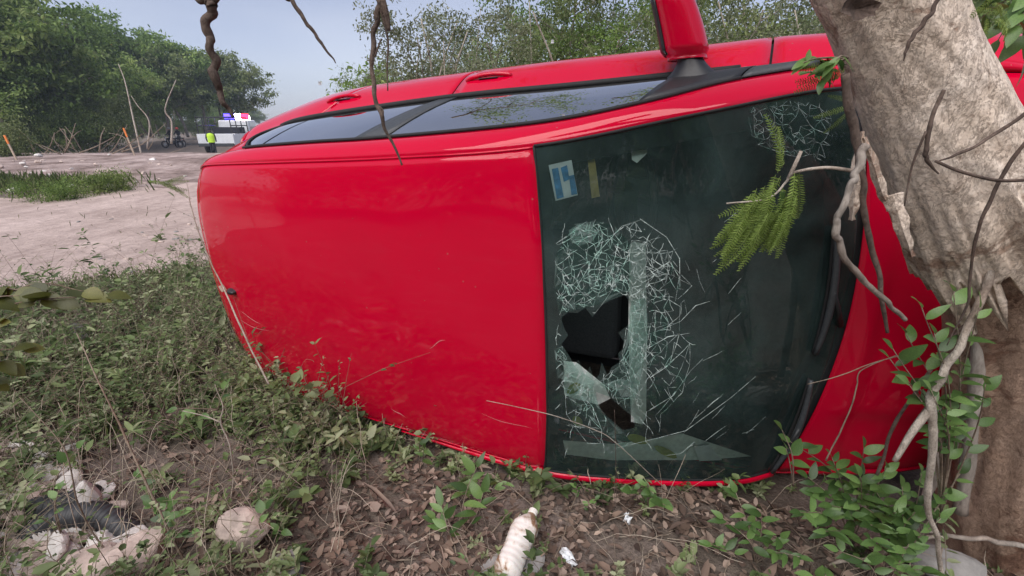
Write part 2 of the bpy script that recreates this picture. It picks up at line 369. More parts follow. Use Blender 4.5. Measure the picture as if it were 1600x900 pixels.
leafmat('leaf_dry', [(.055, .036, .03), (.13, .088, .07), (.22, .155, .125), (.42, .32, .27)], trans=.1, rough=.8, noisesc=8)
leafmat('leaf_fresh', [(.07, .14, .04), (.12, .22, .065), (.18, .30, .095)], rough=.35, spec=.5, noisesc=20, att=False)
leafmat('leaf_dark', [(.07, .085, .02), (.12, .13, .03), (.18, .18, .05)], rough=.4, spec=.5, noisesc=20, att=False)
leafmat('leaf_acacia', [(.13, .20, .04), (.21, .31, .07), (.30, .40, .12)], noisesc=20)
leafmat('grass_blade', [(.06, .09, .03), (.11, .15, .05), (.2, .22, .10)], noisesc=5)
simple('limestone', (.50, .40, .35), .95, sc=18, var=.4, bs=.9, bd=.01)
simple('white_stone', (.62, .58, .55), .9, sc=18, var=.25, bs=.7, bd=.008)
simple('grey_stone', (.24, .23, .22), .9, sc=18, var=.3, bs=.7, bd=.008)
simple('white_paint', (.72, .74, .76), .35, sc=5, var=.08, bs=0, coat=.5)
simple('orange_paint', (.75, .22, .05), .6, sc=20)
simple('stake_wood', (.42, .33, .25), .85, sc=40)
simple('hi_vis', (.55, .85, .05), .7, sc=30, var=.1)
simple('dark_cloth', (.02, .022, .03), .9, sc=60)
simple('skin', (.30, .17, .11), .6, sc=60, var=.08)
simple('red_helmet', (.6, .06, .04), .3, sc=20, var=.1)
simple('black_pipe', (.035, .036, .04), .5, sc=25, var=.35)
simple('white_plastic', (.72, .68, .63), .5, sc=12, var=.15)
simple('paper', (.72, .74, .76), .8, sc=30, var=.1)
simple('blue_print', (.07, .25, .48), .5, sc=45, var=.5)
simple('yellow_wood', (.45, .33, .10), .6, sc=30)
simple('yellow_leaf', (.36, .38, .07), .5, sc=30)
simple('tail_red', (.35, .01, .012), .15, sc=30, bs=0, coat=1)
def m_dirty_bottle():
    m, t, b, N, L = nodes('dirty_bottle')
    n = noise(t, coords(t), 16, 5, .6, .6); r = ramp(t, n.outputs[0], [(.46, (.76, .72, .68)), (.55, (.60, .52, .45)), (.60, (.26, .15, .09))])
    L(r.outputs[0], b.inputs['Base Color']); b.inputs['Roughness'].default_value = .45; b.inputs['Subsurface Weight'].default_value = .05
    bump(t, b, n.outputs[0], .3, .004)
m_dirty_bottle()
def m_emit(name, col, st):
    m, t, b, N, L = nodes(name)
    b.inputs['Base Color'].default_value = (*col, 1); b.inputs['Emission Color'].default_value = (*col, 1); b.inputs['Emission Strength'].default_value = st
m_emit('lit_red', (1, .012, .05), 7); m_emit('lit_blue', (.05, .03, 1), 7); m_emit('lit_white', (1, .96, .97), 25)

# ------------------------------------------------------------------ ground, road
def axis(lo, hi, near0, near1, fine, grow=1.16):
    a = list(np.arange(near0, near1, fine)); s = fine
    while a[-1] < hi: s *= grow; a.append(a[-1] + s)
    s = fine
    while a[0] > lo: s *= grow; a.insert(0, a[0] - s)
    return np.array(a)
gx = axis(-300, 300, -4.5, 3, .035); gy = axis(-120, 420, .3, 5, .035)
GX, GY = np.meshgrid(gx, gy, indexing='ij')
G = np.stack([GX, GY, T(GX, GY)], -1); a_, b_ = GX.shape
idx = np.arange(a_ * b_).reshape(a_, b_)
Fq = np.stack([idx[:-1, :-1], idx[1:, :-1], idx[1:, 1:], idx[:-1, 1:]], -1).reshape(-1, 4)
tag(link('ground', mkmesh('ground', G.reshape(-1, 3), Fq, 'soil', True)), 'brown soil with leaf litter around the overturned car', None, None, 'structure')
cx = GX[:-1, :-1]; cy = GY[:-1, :-1]
keep = (road_side(cx, cy) > 0) & (cx < .5) & (cx > -60) & (cy > 0)
R_ = G.copy(); R_[..., 2] += .006
rf = Fq.reshape(a_ - 1, b_ - 1, 4)[keep]; u_, inv = np.unique(rf, return_inverse=True)
tag(link('dirt_road', mkmesh('dirt_road', R_.reshape(-1, 3)[u_], inv.reshape(-1, 4), 'pale_dirt', True)), 'pale pinkish dirt road crossing behind the car on the left', None, None, 'structure')
keep = (cy > 9.2 + .8 * fbm(cx * .9, cy * .9)) & (cy < 21.6) & (cx < -4) & (cx > -60) & (road_side(cx, cy) < .0)
R_ = G.copy(); R_[..., 2] += .010
rf = Fq.reshape(a_ - 1, b_ - 1, 4)[keep]; u_, inv = np.unique(rf, return_inverse=True)
tag(link('rubble_bank', mkmesh('rubble_bank', R_.reshape(-1, 3)[u_], inv.reshape(-1, 4), 'rubble', True)), 'low bank of brownish pink rubble beyond the dirt road', None, None, 'structure')
# paved stretch the police truck stands on, running away to the left of the car
mb = MB(); pl = spline([(-60, 30, -.76), (-24, 32, -.76), (-19, 40, -.76), (-24, 66, -.76), (-50, 150, -.76)], 10)
dr = np.gradient(pl, axis=0); nrm = np.stack([-dr[:, 1], dr[:, 0], 0 * dr[:, 0]], -1); nrm /= np.linalg.norm(nrm, axis=1)[:, None]
mb.grid(np.stack([pl - nrm * 3.2, pl + nrm * 3.2], 1)); mb.obj('paved_road', 'asphalt'); tag(bpy.data.objects['paved_road'], 'grey road under the police truck', None, None, 'structure')

# ------------------------------------------------------------------ the car
base_c = np.array([0, -.83, -.6])
car = thing('overturned_car', 'red five door hatchback lying on its right side against a broken tree, windshield smashed', 'car', CM @ base_c + CO)
car.rotation_euler = Matrix(CM.tolist()).to_euler()
OFF = -base_c
def cobj(mb, name, mat, parent=None, **k):
    """part of the car: vertices given in car axes"""
    mb.v = [v + OFF for v in mb.v]
    return mb.obj(name, mat, parent or car, **k)
def line(pts):
    P = np.array(pts, float)
    D = spline(P, 8)
    return lambda x: np.array([np.interp(x, D[:, 0], D[:, 1]), np.interp(x, D[:, 0], D[:, 2])])
LN = {
 1: line([(-1.66, .47, -.135), (-1.55, .507, -.07), (-1.42, .522, -.03), (-1.0, .532, .012), (-.5, .542, .03), (0, .564, .015), (.39, .621, -.14), (.647, .660, -.28), (.763, .668, -.37), (.82, .67, -.42)]),
 2: line([(-1.67, .50, -.21), (-1.5, .55, -.15), (-1.27, .573, -.09), (-.9, .586, -.062), (-.56, .593, -.053), (-.03, .617, -.06), (.255, .655, -.14), (.458, .699, -.29), (.62, .72, -.38), (.80, .735, -.45)]),
 3: line([(-1.74, .575, -.42), (-1.55, .615, -.40), (-1.4, .645, -.385), (-1.18, .679, -.38), (-.49, .718, -.38), (0, .727, -.39), (.54, .738, -.415), (.80, .745, -.46), (1.2, .70, -.56), (1.62, .55, -.70)]),
 4: line([(-1.80, .64, -.56), (-1.69, .677, -.55), (-1.26, .757, -.54), (-.9, .785, -.545), (-.2, .812, -.56), (.3, .815, -.58), (.7, .82, -.58), (1.1, .79, -.64), (1.45, .70, -.72), (1.68, .55, -.80)]),
 5: line([(-1.82, .66, -.85), (-1.6, .75, -.82), (-1.2, .81, -.80), (-.2, .835, -.80), (.7, .84, -.80), (1.2, .81, -.84), (1.55, .70, -.90), (1.74, .55, -.95)]),
 6: line([(-1.80, .64, -1.15), (-1.5, .74, -1.18), (-1.2, .78, -1.20), (-.2, .79, -1.20), (.7, .79, -1.20), (1.2, .77, -1.18), (1.6, .68, -1.15), (1.72, .55, -1.12)])}
XR = {1: -1.66, 2: -1.67, 3: -1.74, 4: -1.80, 5: -1.82, 6: -1.80}
XF = {3: 1.62, 4: 1.68, 5: 1.74, 6: 1.72}
def LP(k, X):
    """point on line k for nominal station X (-1.75 .. 1.7)"""
    x = X if X > -1.2 else -1.2 + (X + 1.2) * (XR[k] + 1.2) / (-.55)
    if X > 1.2 and k in XF: x = 1.2 + (X - 1.2) * (XF[k] - 1.2) / .5
    y, z = LN[k](x); return np.array([x, y, z])
def SP(X, wv, side=1):
    """point on the body side: wv 1..6 between lines, X nominal station"""
    k = min(int(wv), 5); t = wv - k
    if k < 3:
        P = LP(k, X) * (1 - t) + LP(k + 1, X) * t
        P = P + np.array([0, 1, .5 if k == 1 else .0]) * (4 * t * (1 - t)) * (.010 if k == 1 else .012)
    else:
        Q = [LP(max(3, k - 1), X), LP(k, X), LP(k + 1, X), LP(min(6, k + 2), X)]
        if k == 3: Q[0] = 2 * Q[1] - Q[2] - np.array([0, -.02, 0])
        a, b, c, d = Q
        P = .5 * (2 * b + (c - a) * t + (2 * a - 5 * b + 4 * c - d) * t * t + (3 * b - 3 * c + d - a) * t ** 3)
    return np.array([P[0], P[1] * side, P[2]])
def patch(w0, w1, x0, x1, nx, nw, side=1, off=0.0):
    """grid on the side; x0,x1 may be functions of t across"""
    f0 = x0 if callable(x0) else (lambda t: x0); f1 = x1 if callable(x1) else (lambda t: x1)
    G = np.zeros((nx + 1, nw + 1, 3))
    for j in range(nw + 1):
        t = j / nw; wv = w0 + (w1 - w0) * t
        for i in range(nx + 1):
            X = f0(t) + (f1(t) - f0(t)) * i / nx; G[i, j] = SP(X, wv, side)
    if off:
        du = np.gradient(G, axis=0); dv = np.gradient(G, axis=1); n = np.cross(du, dv); n /= np.linalg.norm(n, axis=-1)[..., None] + 1e-9
        sgn = np.sign((n[..., 1] * side).mean()) or 1
        G = G + n * sgn * off
    mb = MB(); mb.grid(G if side > 0 else G[:, ::-1]); return mb
def arc_r(v):   # rear edge of the roof, x as function of v across
    return -1.735 + .085 * abs(v) ** 3.2
def roofpt(u, v):
    xh = .0 + .035 * (1 - v * v)
    xr = arc_r(v); x = xr + (xh - xr) * u
    xe = -1.66 + (0 + 1.66) * u
    y1, z1 = LN[1](xe)
    zc = np.interp(x, [-1.74, -1.68, -1.6, -1.4, -1.0, -.5, 0, .04], [-.115, -.06, -.022, .018, .062, .082, .062, .055])
    s = (1 - v * v)
    dz = .0009 * math.sin(x * 5.1 + v * 2.2) * math.sin(v * 4.3 + x) - .006 * math.exp(-((x + .62) ** 2 / .012 + (v * .55 - .12) ** 2 / .02)) - .008 * math.exp(-((x + 1.25) ** 2 / .02 + (v * .55 + .30) ** 2 / .012)) - .005 * math.exp(-((x + .25) ** 2 / .006 + (v * .55 + .33) ** 2 / .01))
    return np.array([x, v * y1, z1 + (zc - z1) * s ** .8 + dz * s])
def grid_of(fn, us, vs): return np.array([[fn(u, v) for v in vs] for u in us])
# roof: main panel and the spoiler edge behind the seam
us = np.linspace(.06, 1, 50); vs = np.linspace(-1, 1, 41)
mb = MB(); mb.grid(grid_of(roofpt, us, vs)); cobj(mb, 'roof_panel', 'red_paint', smooth=True, solid=.004)
mb = MB(); mb.grid(grid_of(roofpt, np.linspace(0, .056, 8), vs)); cobj(mb, 'roof_spoiler', 'red_paint', smooth=True, solid=.004)
mb = MB(); G = grid_of(roofpt, np.linspace(.04, .97, 20), np.linspace(-1, 1, 15)); G[..., 2] -= .035; mb.grid(G); cobj(mb, 'headliner', 'trim_mid', smooth=True)
mb = MB(); G = grid_of(roofpt, np.linspace(.05, .066, 3), vs); G[..., 2] -= .006; mb.grid(G); cobj(mb, 'roof_seam_filler', 'rubber', smooth=True)
def fP(v):
    u = 1.0; return roofpt(u, v)
# windshield surface
def WS(u, v):
    xe = .763 * u; y1, z1 = LN[1](xe)
    xc = .035 + u * (.895 - .035); zc = .055 + (-.42 - .055) * u + .03 * math.sin(PI * u)
    s = 1 - v * v
    return np.array([xe + (xc - xe) * s, v * y1, z1 + (zc - z1) * s])
def WSn(u, v, off):
    e = 1e-3; n = np.cross(WS(u + e, v) - WS(u - e, v), WS(u, v + e) - WS(u, v - e)); n /= np.linalg.norm(n)
    if n[2] < 0: n = -n
    return WS(u, v) + n * off
def inv_ws(px, py):
    u, v = .5, 0.
    for _ in range(25):
        p = np.array(projcar(WS(u, v))); e = 1e-4
        J = np.array([(np.array(projcar(WS(u + e, v))) - p) / e, (np.array(projcar(WS(u, v + e))) - p) / e]).T
        d = np.linalg.solve(J, np.array([px, py]) - p); u += np.clip(d[0], -.3, .3); v += np.clip(d[1], -.5, .5)
        if abs(d).max() < 1e-6: break
    return float(np.clip(u, .005, .995)), float(np.clip(v, -.985, .985))
hole1 = [(877, 497), (888, 488), (902, 489), (915, 481), (926, 496), (938, 478), (952, 470), (976, 461), (981, 467), (987, 474), (981, 489), (985, 505), (966, 520), (979, 540), (966, 552), (968, 566), (955, 574), (950, 588), (940, 566), (936, 586), (928, 594), (922, 572), (914, 586), (904, 562), (898, 572), (889, 556), (877, 538), (888, 524), (881, 512)]
hole2 = [(931, 612), (952, 620), (975, 640), (990, 652), (992, 668), (974, 672), (950, 652), (934, 634)]
H = [[inv_ws(*p) for p in h] for h in (hole1, hole2)]
def inpoly(p, poly):
    x, y = p; c = False
    for i in range(len(poly)):
        (x1, y1), (x2, y2) = poly[i - 1], poly[i]
        if (y1 > y) != (y2 > y) and x < (x2 - x1) * (y - y1) / (y2 - y1) + x1: c = not c
    return c
pts = []; edges = []
for h in H:
    b0 = len(pts); pts += h; edges += [(b0 + i, b0 + (i + 1) % len(h)) for i in range(len(h))]
for u in np.linspace(0.002, 1, 36):
    for v in np.linspace(-1, 1, 41):
        if not any(inpoly((u, v), h) for h in H): pts.append((u, v))
vo, eo, fo, *_ = delaunay_2d_cdt([Vector(p) for p in pts], edges, [], 0, 1e-5)
fo = [f for f in fo if not any(inpoly((sum(vo[i][0] for i in f) / 3, sum(vo[i][1] for i in f) / 3), h) for h in H)]
mb = MB(); mb.add([WS(p[0], p[1]) for p in vo], fo)
wsh = cobj(mb, 'windshield', 'windshield_glass', smooth=True)
wsh['label'] = 'cracked windshield with two jagged holes punched in it'
# ceramic border of the glass, irregular inner edge
mb = MB()
vv = np.linspace(-1, 1, 61)
mb.grid(np.array([[WSn(u0 if k == 0 else .045 + .008 * math.sin(v * 9), v, -.003) for k in (0, 1)] for v in vv for u0 in (0.0,)]))
mb.grid(np.array([[WSn(.90 - .02 * abs(v) if k == 0 else 1.0, v, -.003) for k in (0, 1)] for v in vv]))
for sd_ in (-1, 1):
    mb.grid(np.array([[WSn(u, sd_ * (1.0 if k == 0 else (.93 if sd_ < 0 else .90)), -.0035) for k in (0, 1)] for u in np.linspace(0, 1, 30)]))
cobj(mb, 'windshield_border', 'frit', smooth=True)
mb = MB()
mb.tube([WSn(.0, v, .001) for v in vv], .004, 5); mb.tube([WSn(u, 1.0, .001) for u in np.linspace(0, 1, 30)], .005, 5); mb.tube([WSn(u, -1.0, .001) for u in np.linspace(0, 1, 30)], .005, 5)
cobj(mb, 'windshield_seal', 'rubber', smooth=True)
# cracks
cr = MB()
def crack(pxs, wd=.0012, jit=4):
    P = []
    for i, (a, b) in enumerate(pxs):
        u, v = inv_ws(a + random.uniform(-jit, jit) * (0 < i < len(pxs) - 1), b + random.uniform(-jit, jit) * (0 < i < len(pxs) - 1))
        P.append((u, v))
    L3 = np.array([WSn(u, v, .0015) for u, v in P]); d = np.gradient(L3, axis=0)
    n = np.array([WSn(u, v, 1) - WS(u, v) for u, v in P]); s = np.cross(d, n); s /= np.linalg.norm(s, axis=1)[:, None] + 1e-9
    wv = 1.25 * wd * np.array([random.uniform(.4, 1.5) for _ in P])[:, None]; wv[-1] *= .5; wv[0] *= .6
    cr.grid(np.stack([L3 - s * wv / 2, L3 + s * wv / 2], 1))
def inside_hole(a, b): return inpoly((a, b), hole1) or inpoly((a, b), hole2)
RC = (935, 500)
NR, RG_ = 52, [60, 70, 79, 88, 97, 107, 118, 129, 140, 153, 168, 186]
net = {}
for i in range(NR):
    a0 = 2 * PI * i / NR + random.uniform(-.05, .05)
    for j, r in enumerate(RG_):
        rr_ = r + random.uniform(-4, 4); aa = a0 + random.uniform(-.035, .035) + .0012 * (r - 60)
        net[i, j] = (RC[0] + math.cos(aa) * rr_ * .93, RC[1] + 12 + math.sin(aa) * rr_ * 1.17)
ok_ = lambda p: 867 < p[0] < 1135 and 330 < p[1] < 724 and not inside_hole(*p)
for i in range(NR):
    for j in range(len(RG_)):
        p = net[i, j]; pr = max(.15, .9 - .07 * j)
        for q, f_ in ((net.get((i, j + 1)), 1.0), (net[(i + 1) % NR, j], .75)):
            if q and ok_(p) and ok_(q) and random.random() < pr * f_:
                m1 = (p[0] * .5 + q[0] * .5 + random.uniform(-2, 2), p[1] * .5 + q[1] * .5 + random.uniform(-2, 2)); crack([p, m1, q], random.uniform(.0006, .0017) * (1.25 - .05 * j), 0)
def web(poly, n, keep, wd, jit=1.2, far=None):
    """connected web of cracks: Delaunay edges between random points on the glass"""
    xs = [p[0] for p in poly]; ys = [p[1] for p in poly]; pp = []
    while len(pp) < n:
        q = (random.uniform(min(xs), max(xs)), random.uniform(min(ys), max(ys)))
        if inpoly(q, poly) and not inside_hole(*q) and (far is None or random.random() < math.exp(-max(0, math.hypot(q[0] - RC[0], (q[1] - RC[1]) * .8) - 60) / far)): pp.append(Vector(q))
    vo_, eo_, fo_, *_r = delaunay_2d_cdt(pp, [], [], 0, 1e-4)
    for i, j in eo_:
        p, q = vo_[i], vo_[j]; L_ = math.hypot(p[0] - q[0], p[1] - q[1]); m_ = ((p[0] + q[0]) / 2, (p[1] + q[1]) / 2)
        if L_ > 46 or inside_hole(*m_) or not inpoly(m_, poly) or random.random() > keep: continue
        cc_ = (sum(xs) / len(xs), sum(ys) / len(ys))
        if not inpoly((cc_[0] + (m_[0] - cc_[0]) * 1.13, cc_[1] + (m_[1] - cc_[1]) * 1.13), poly) and random.random() < .8: continue
        crack([tuple(p), (m_[0] + random.uniform(-jit, jit), m_[1] + random.uniform(-jit, jit)), tuple(q)], random.uniform(.5, 1.2) * wd, 0)
web([(868, 380), (900, 345), (950, 340), (1000, 345), (1040, 372), (1060, 410), (1050, 470), (985, 470), (930, 480), (868, 495)], 170, .62, .0012)
web([(868, 480), (1010, 340), (1080, 420), (1095, 560), (1070, 660), (1000, 710), (868, 700)], 230, .55, .0011, far=70)
web([(1165, 165), (1230, 152), (1295, 160), (1310, 215), (1285, 255), (1215, 250), (1165, 215)], 150, .6, .0006, .8)
crack([(893, 462), (930, 400), (975, 355), (1005, 342)], .0014); crack([(1000, 342), (1040, 370), (1060, 405), (1062, 450)], .0014, 2)
crack([(1010, 430), (1045, 410), (1060, 430), (1055, 470)], .0018, 3); crack([(960, 700), (1010, 690), (1070, 670), (1140, 618), (1180, 588)], .0022, 3)
crack([(1100, 690), (1118, 676), (1135, 664)], .0016, 1); crack([(1100, 640), (1115, 628), (1128, 618)], .0020, 1); crack([(1085, 690), (1060, 705), (1035, 712)], .0014)
crack([(1010, 545), (1040, 530), (1078, 520)], .0018); crack([(1020, 520), (1060, 500), (1090, 478), (1110, 470)], .0014); crack([(1015, 590), (1040, 570), (1070, 545)], .002)
crack([(1015, 640), (1050, 620), (1078, 580), (1098, 560)], .0016)
for k in range(14): # long faint scratches
    x, y = random.uniform(1040, 1180), random.uniform(340, 700); a = random.gauss(-.75, .35); L_ = random.uniform(12, 60)
    p = [(x + math.cos(a) * L_ * j / 3, y + math.sin(a) * L_ * j / 3) for j in range(4)]; crack(p, .0009, 1)
cko = cobj(cr, 'glass_crack', 'broken_glass_edge'); tag(cko, None, None, None, 'stuff')
# crushed, frosted glass around the holes: small polygonal fragments
rg = np.random.default_rng(11)
def shardfield(polys_px, n, dens=1, inset=.0012, tone=(0, 1)):
    V = []; Fc = []; R = []
    for poly in polys_px:
        xs = [p[0] for p in poly]; ys = [p[1] for p in poly]; pp = [Vector(p) for p in poly]; ed = [(i, (i + 1) % len(poly)) for i in range(len(poly))]
        while len(pp) < n + len(poly):
            q = (rg.uniform(min(xs), max(xs)), rg.uniform(min(ys), max(ys)))
            if inpoly(q, poly) and not inside_hole(*q): pp.append(Vector(q))
        vo, eo, fo, *_ = delaunay_2d_cdt(pp, ed, [], 1, 1e-4)
        for f in fo:
            cx_ = sum(vo[i][0] for i in f) / 3; cy_ = sum(vo[i][1] for i in f) / 3
            if inside_hole(cx_, cy_) or rg.random() > dens: continue
            b0 = len(V); tl = rg.uniform(-.003, .004)
            for i in f:
                x = cx_ + (vo[i][0] - cx_) * .93; y = cy_ + (vo[i][1] - cy_) * .93; u, v = inv_ws(x, y); V.append(WSn(u, v, inset + rg.uniform(0, 1) * abs(tl)))
            Fc.append([b0, b0 + 1, b0 + 2]); R.append(rg.uniform(*tone))
    return np.array(V) + OFF, Fc, R
sets = [([[(868, 400), (895, 350), (930, 345), (960, 352), (985, 380), (985, 455), (940, 474), (900, 484), (874, 490), (866, 450)]], 110, .85, (0, .75)),
        ([[(888, 360), (905, 350), (925, 352), (935, 362), (925, 378), (905, 384), (893, 378)]], 26, 1, (.7, 1)),
        ([[(986, 470), (1008, 465), (1014, 520), (1006, 560), (1000, 600), (985, 640), (950, 610), (935, 600), (950, 590), (970, 565), (984, 505)]], 90, .9, (.1, .95)),
        ([[(866, 545), (880, 540), (905, 578), (930, 596), (928, 614), (950, 655), (975, 676), (985, 690), (978, 705), (950, 680), (900, 640), (870, 590)]], 90, .85, (.15, .95)),
        ([[(1010, 480), (1050, 400), (1064, 450), (1040, 520), (1050, 560), (1075, 590), (1040, 650), (1012, 620)]], 70, .5, (0, .5)),
        ([[(1170, 165), (1270, 160), (1300, 200), (1270, 245), (1200, 240), (1165, 200)]], 120, .55, (0, .5))]
for st, n, dn, tn in sets:
    V, Fc, R = shardfield(st, n, dn, tone=tn)
    o = link('shattered_glass', mkmesh('shattered_glass', V, Fc, 'frosted_glass', rnd=R), car); o['kind'] = 'stuff'
# rails and pillars
def rail(side):
    mb = patch(1, 2, -1.75, .80, 90, 6, side); return mb
for s in (1, -1):
    mb = rail(s); mb.grid(np.array([[LP(1, X) * [1, s, 1], LP(1, X) * [1, s, 1] - np.array([0, s * .012, .02])] for X in np.linspace(-1.75, .8, 60)]))
    cobj(mb, 'roof_rail', 'red_paint', smooth=True, solid=.003)
    # drip moulding in the roof seam
    mb = MB(); mb.tube([LP(1, X) * [1, s, 1] + np.array([0, -s * .004, .001]) for X in np.linspace(-1.66, 0, 60)], .0035, 5); cobj(mb, 'roof_seam_strip', 'tail_red' if 0 else 'red_paint', smooth=True)
    # C pillar / rear quarter
    mb = patch(2, 3, -1.75, lambda t: -1.30 - .10 * math.sin(t * PI) ** .7 - .08 * t + .0, 18, 8, s)
    cobj(mb, 'rear_pillar', 'red_paint', smooth=True, solid=.003)
    # glazing, black reveal slightly inside
    mb = patch(2, 3, lambda t: -1.30 - .10 * math.sin(t * PI) ** .7 - .08 * t - .004, .66, 60, 8, s, -.006); cobj(mb, 'window_surround', 'black_plastic', smooth=True)
    for nm, a, b in (('quarter_glass', lambda t: -1.27 - .10 * math.sin(t * PI) ** .7 - .06 * t, lambda t: -1.20 + .05 * t), ('rear_door_glass', lambda t: -1.185 + .05 * t, lambda t: -.705 + .185 * t), ('front_door_glass', lambda t: -.55 + .115 * t, lambda t: .24 + .10 * t)):
        cobj(patch(2.06, 2.93, a, b, 26, 6, s, -.002), nm, 'side_glass', smooth=True)
    cobj(patch(2.04, 2.96, lambda t: -.700 + .185 * t, lambda t: -.556 + .118 * t, 4, 5, s, .001), 'door_pillar', 'grey_plastic', smooth=True, solid=.004)
    mb = MB()
    for w_ in (2.02, 2.97):
        mb.tube([SP(X, w_, s) + np.array([0, s * .002, 0]) for X in np.linspace(-1.32 if w_ < 2.5 else -1.38, .50, 60)], .006 if w_ < 2.5 else .010, 6)
    mb.tube([SP(-1.285 - .10 * math.sin(t * PI) ** .7 - .06 * t, 2.03 + .95 * t, s) for t in np.linspace(0, 1, 14)], .006, 6)
    cobj(mb, 'window_seal', 'rubber', smooth=True)
    cobj(patch(2.03, 2.98, lambda t: .245 + .10 * t, lambda t: .495 + .055 * t, 10, 5, s, .003), 'mirror_sail_panel', 'black_plastic', smooth=True, solid=.005)
    cobj(patch(2.05, 2.98, lambda t: .502 + .055 * t, .70, 8, 5, s, .002), 'pillar_filler_panel', 'grey_plastic', smooth=True, solid=.004)
    # lower body panels, gaps between them
    for nm, x0, x1 in (('rear_quarter_panel', -1.75, lambda t: -1.16 + .10 * math.sin(t * PI)), ('rear_door', lambda t: -1.153 + .10 * math.sin(t * PI), -.487), ('front_door', -.480, lambda t: .575 + .03 * t), ('front_fender', lambda t: .582 + .03 * t, 1.68)):
        mb = patch(3, 6, x0, x1, 26, 20, s)
        p = cobj(mb, nm, 'red_paint', smooth=True, solid=.004)
        if 'door' in nm:
            xa, xb = (-1.17, -.985) if nm == 'rear_door' else (-.46, -.27)
            hb = MB(); n_ = 12; GH = []
            hpts = [SP(xa + (xb - xa) * i / n_, 3.62, s) + np.array([0, s * (.000 + .014 * math.sin(PI * i / n_) ** .6), 0]) for i in range(n_ + 1)]
            hb.tube(hpts, .0075, 8); hb.v = [v + OFF for v in hb.v]; ho = hb.obj('handle', 'red_paint', p, smooth=True)
            cb = MB(); cc = SP((xa + xb) / 2, 3.62, s) + [0, s * .001, 0]; cb.box(cc, (.08, .003, .022)); cb.v = [v + OFF for v in cb.v]; cb.obj('handle_recess', 'black_plastic', p, bevel=.001)
    mb = patch(3.05, 5.95, -1.70, 1.62, 40, 8, s, -.02); cobj(mb, 'inner_body', 'interior_dark', smooth=True)
# mirror on the upper (left) side
mir = MB()
m_c = np.array([.335, .90, -.415])
def mirror_ring(t):
    """t 0 at base .. 1 tip; ring in car x/z"""
    yv = .775 + .215 * t; wx = .066 * (1 - .22 * t ** 2) * (1 - .75 * max(0, t - .8) / .2); wz = .085 * (1 - .75 * max(0, t - .75) / .25) ** .6
    if t < .06: wx *= .88; wz *= .8
    cxm = .350 - .052 * t - .022 * t * t; return np.array([[cxm + wx * math.copysign(abs(math.cos(a)) ** .75, math.cos(a)), yv, -.41 + wz * math.copysign(abs(math.sin(a)) ** .8, math.sin(a))] for a in np.linspace(0, 2 * PI, 25)[:-1]])
rs = np.array([mirror_ring(t) for t in np.linspace(0, 1, 18)])
n_ = 24; V = rs.reshape(-1, 3); Fc = [[i * n_ + j, i * n_ + (j + 1) % n_, (i + 1) * n_ + (j + 1) % n_, (i + 1) * n_ + j] for i in range(17) for j in range(n_)] + [list(range(n_)), [17 * n_ + j for j in range(n_)]]
mir.add(V, Fc); mo = cobj(mir, 'wing_mirror', 'red_paint', smooth=True)
mb = MB()   # black reflector bezel at the rear face
G = rs[1:17, [9, 10, 11, 12, 13, 14, 15]].copy(); G[..., 0] -= .007; mb.grid(G); mb.v = [v + OFF for v in mb.v]; mb.obj('mirror_bezel', 'black_plastic', mo, smooth=True, solid=.006)
mb = MB()
foot = []
for t in np.linspace(0, 1, 10):
    yv = .700 + .085 * t; e = (1 - t) ** 2
    cx_ = .385 - .03 * t - .01 * e; wx = .036 + .085 * e; wz = .045 + .03 * e
    foot.append([[cx_ + wx * math.cos(a), yv - .012 * (1 - t) * math.sin(a) * 0, -.375 - .02 * t + wz * math.sin(a)] for a in np.linspace(0, 2 * PI, 19)[:-1]])
foot = np.array(foot); n_ = 18
mb.add(foot.reshape(-1, 3), [[i * n_ + j, i * n_ + (j + 1) % n_, (i + 1) * n_ + (j + 1) % n_, (i + 1) * n_ + j] for i in range(9) for j in range(n_)])
cobj(mb, 'mirror_foot', 'black_plastic', smooth=True)
mb = MB(); mb.tube([LP(1, X) * [1, -1, 1] + np.array([0, -.014, -.001]) for X in np.linspace(-.62, .775, 70)], [.004 + .010 * float(sstep(-.6, .05, X)) for X in np.linspace(-.62, .775, 70)], 10)
cobj(mb, 'pillar_lip', 'red_paint', smooth=True)
# scratches on the roof
for k_, (a_0, b_0, w_) in enumerate((((.80, -.10), (.76, -.17), .003), ((.16, -.25), (.24, -.30), .004), ((.13, -.35), (.27, -.36), .003), ((.86, -.62), (.98, -.66), .002), ((.62, -.78), (.66, -.86), .004))):
    mb = MB(); q = []
    for t in np.linspace(0, 1, 12):
        u = a_0[0] + (b_0[0] - a_0[0]) * t; v = a_0[1] + (b_0[1] - a_0[1]) * t + .012 * math.sin(t * 5 + k_)
        c0 = roofpt(u, v) + [0, 0, .0008]; q.append([c0 - [0, w_ * .5 * math.sin(PI * t + .05), 0], c0 + [0, w_ * .5 * math.sin(PI * t + .05), 0]])
    mb.grid(np.array(q)); cobj(mb, 'paint_scratch', 'scuffed_paint')
# antenna base on the roof tail (broken off mast)
mb = MB(); ab = roofpt(.150, -.055); ring = []
for t in np.linspace(0, 1, 7):
    ring.append([[ab[0] + (.034 - .016 * t) * math.cos(a) + .012 * t, ab[1] + (.014 - .006 * t) * math.sin(a), ab[2] + .024 * t ** .8] for a in np.linspace(0, 2 * PI, 15)[:-1]])
ring = np.array(ring); mb.add(ring.reshape(-1, 3), [[i * 14 + j, i * 14 + (j + 1) % 14, (i + 1) * 14 + (j + 1) % 14, (i + 1) * 14 + j] for i in range(6) for j in range(14)] + [[6 * 14 + j for j in range(14)]])
cobj(mb, 'antenna_base', 'black_plastic', smooth=True)
mb = MB(); mb.box(ab + [-.045, .012, .012], (.012, .03, .022), rzm(.5) @ rym(.3)); cobj(mb, 'broken_clip', 'stake_wood', bevel=.002)
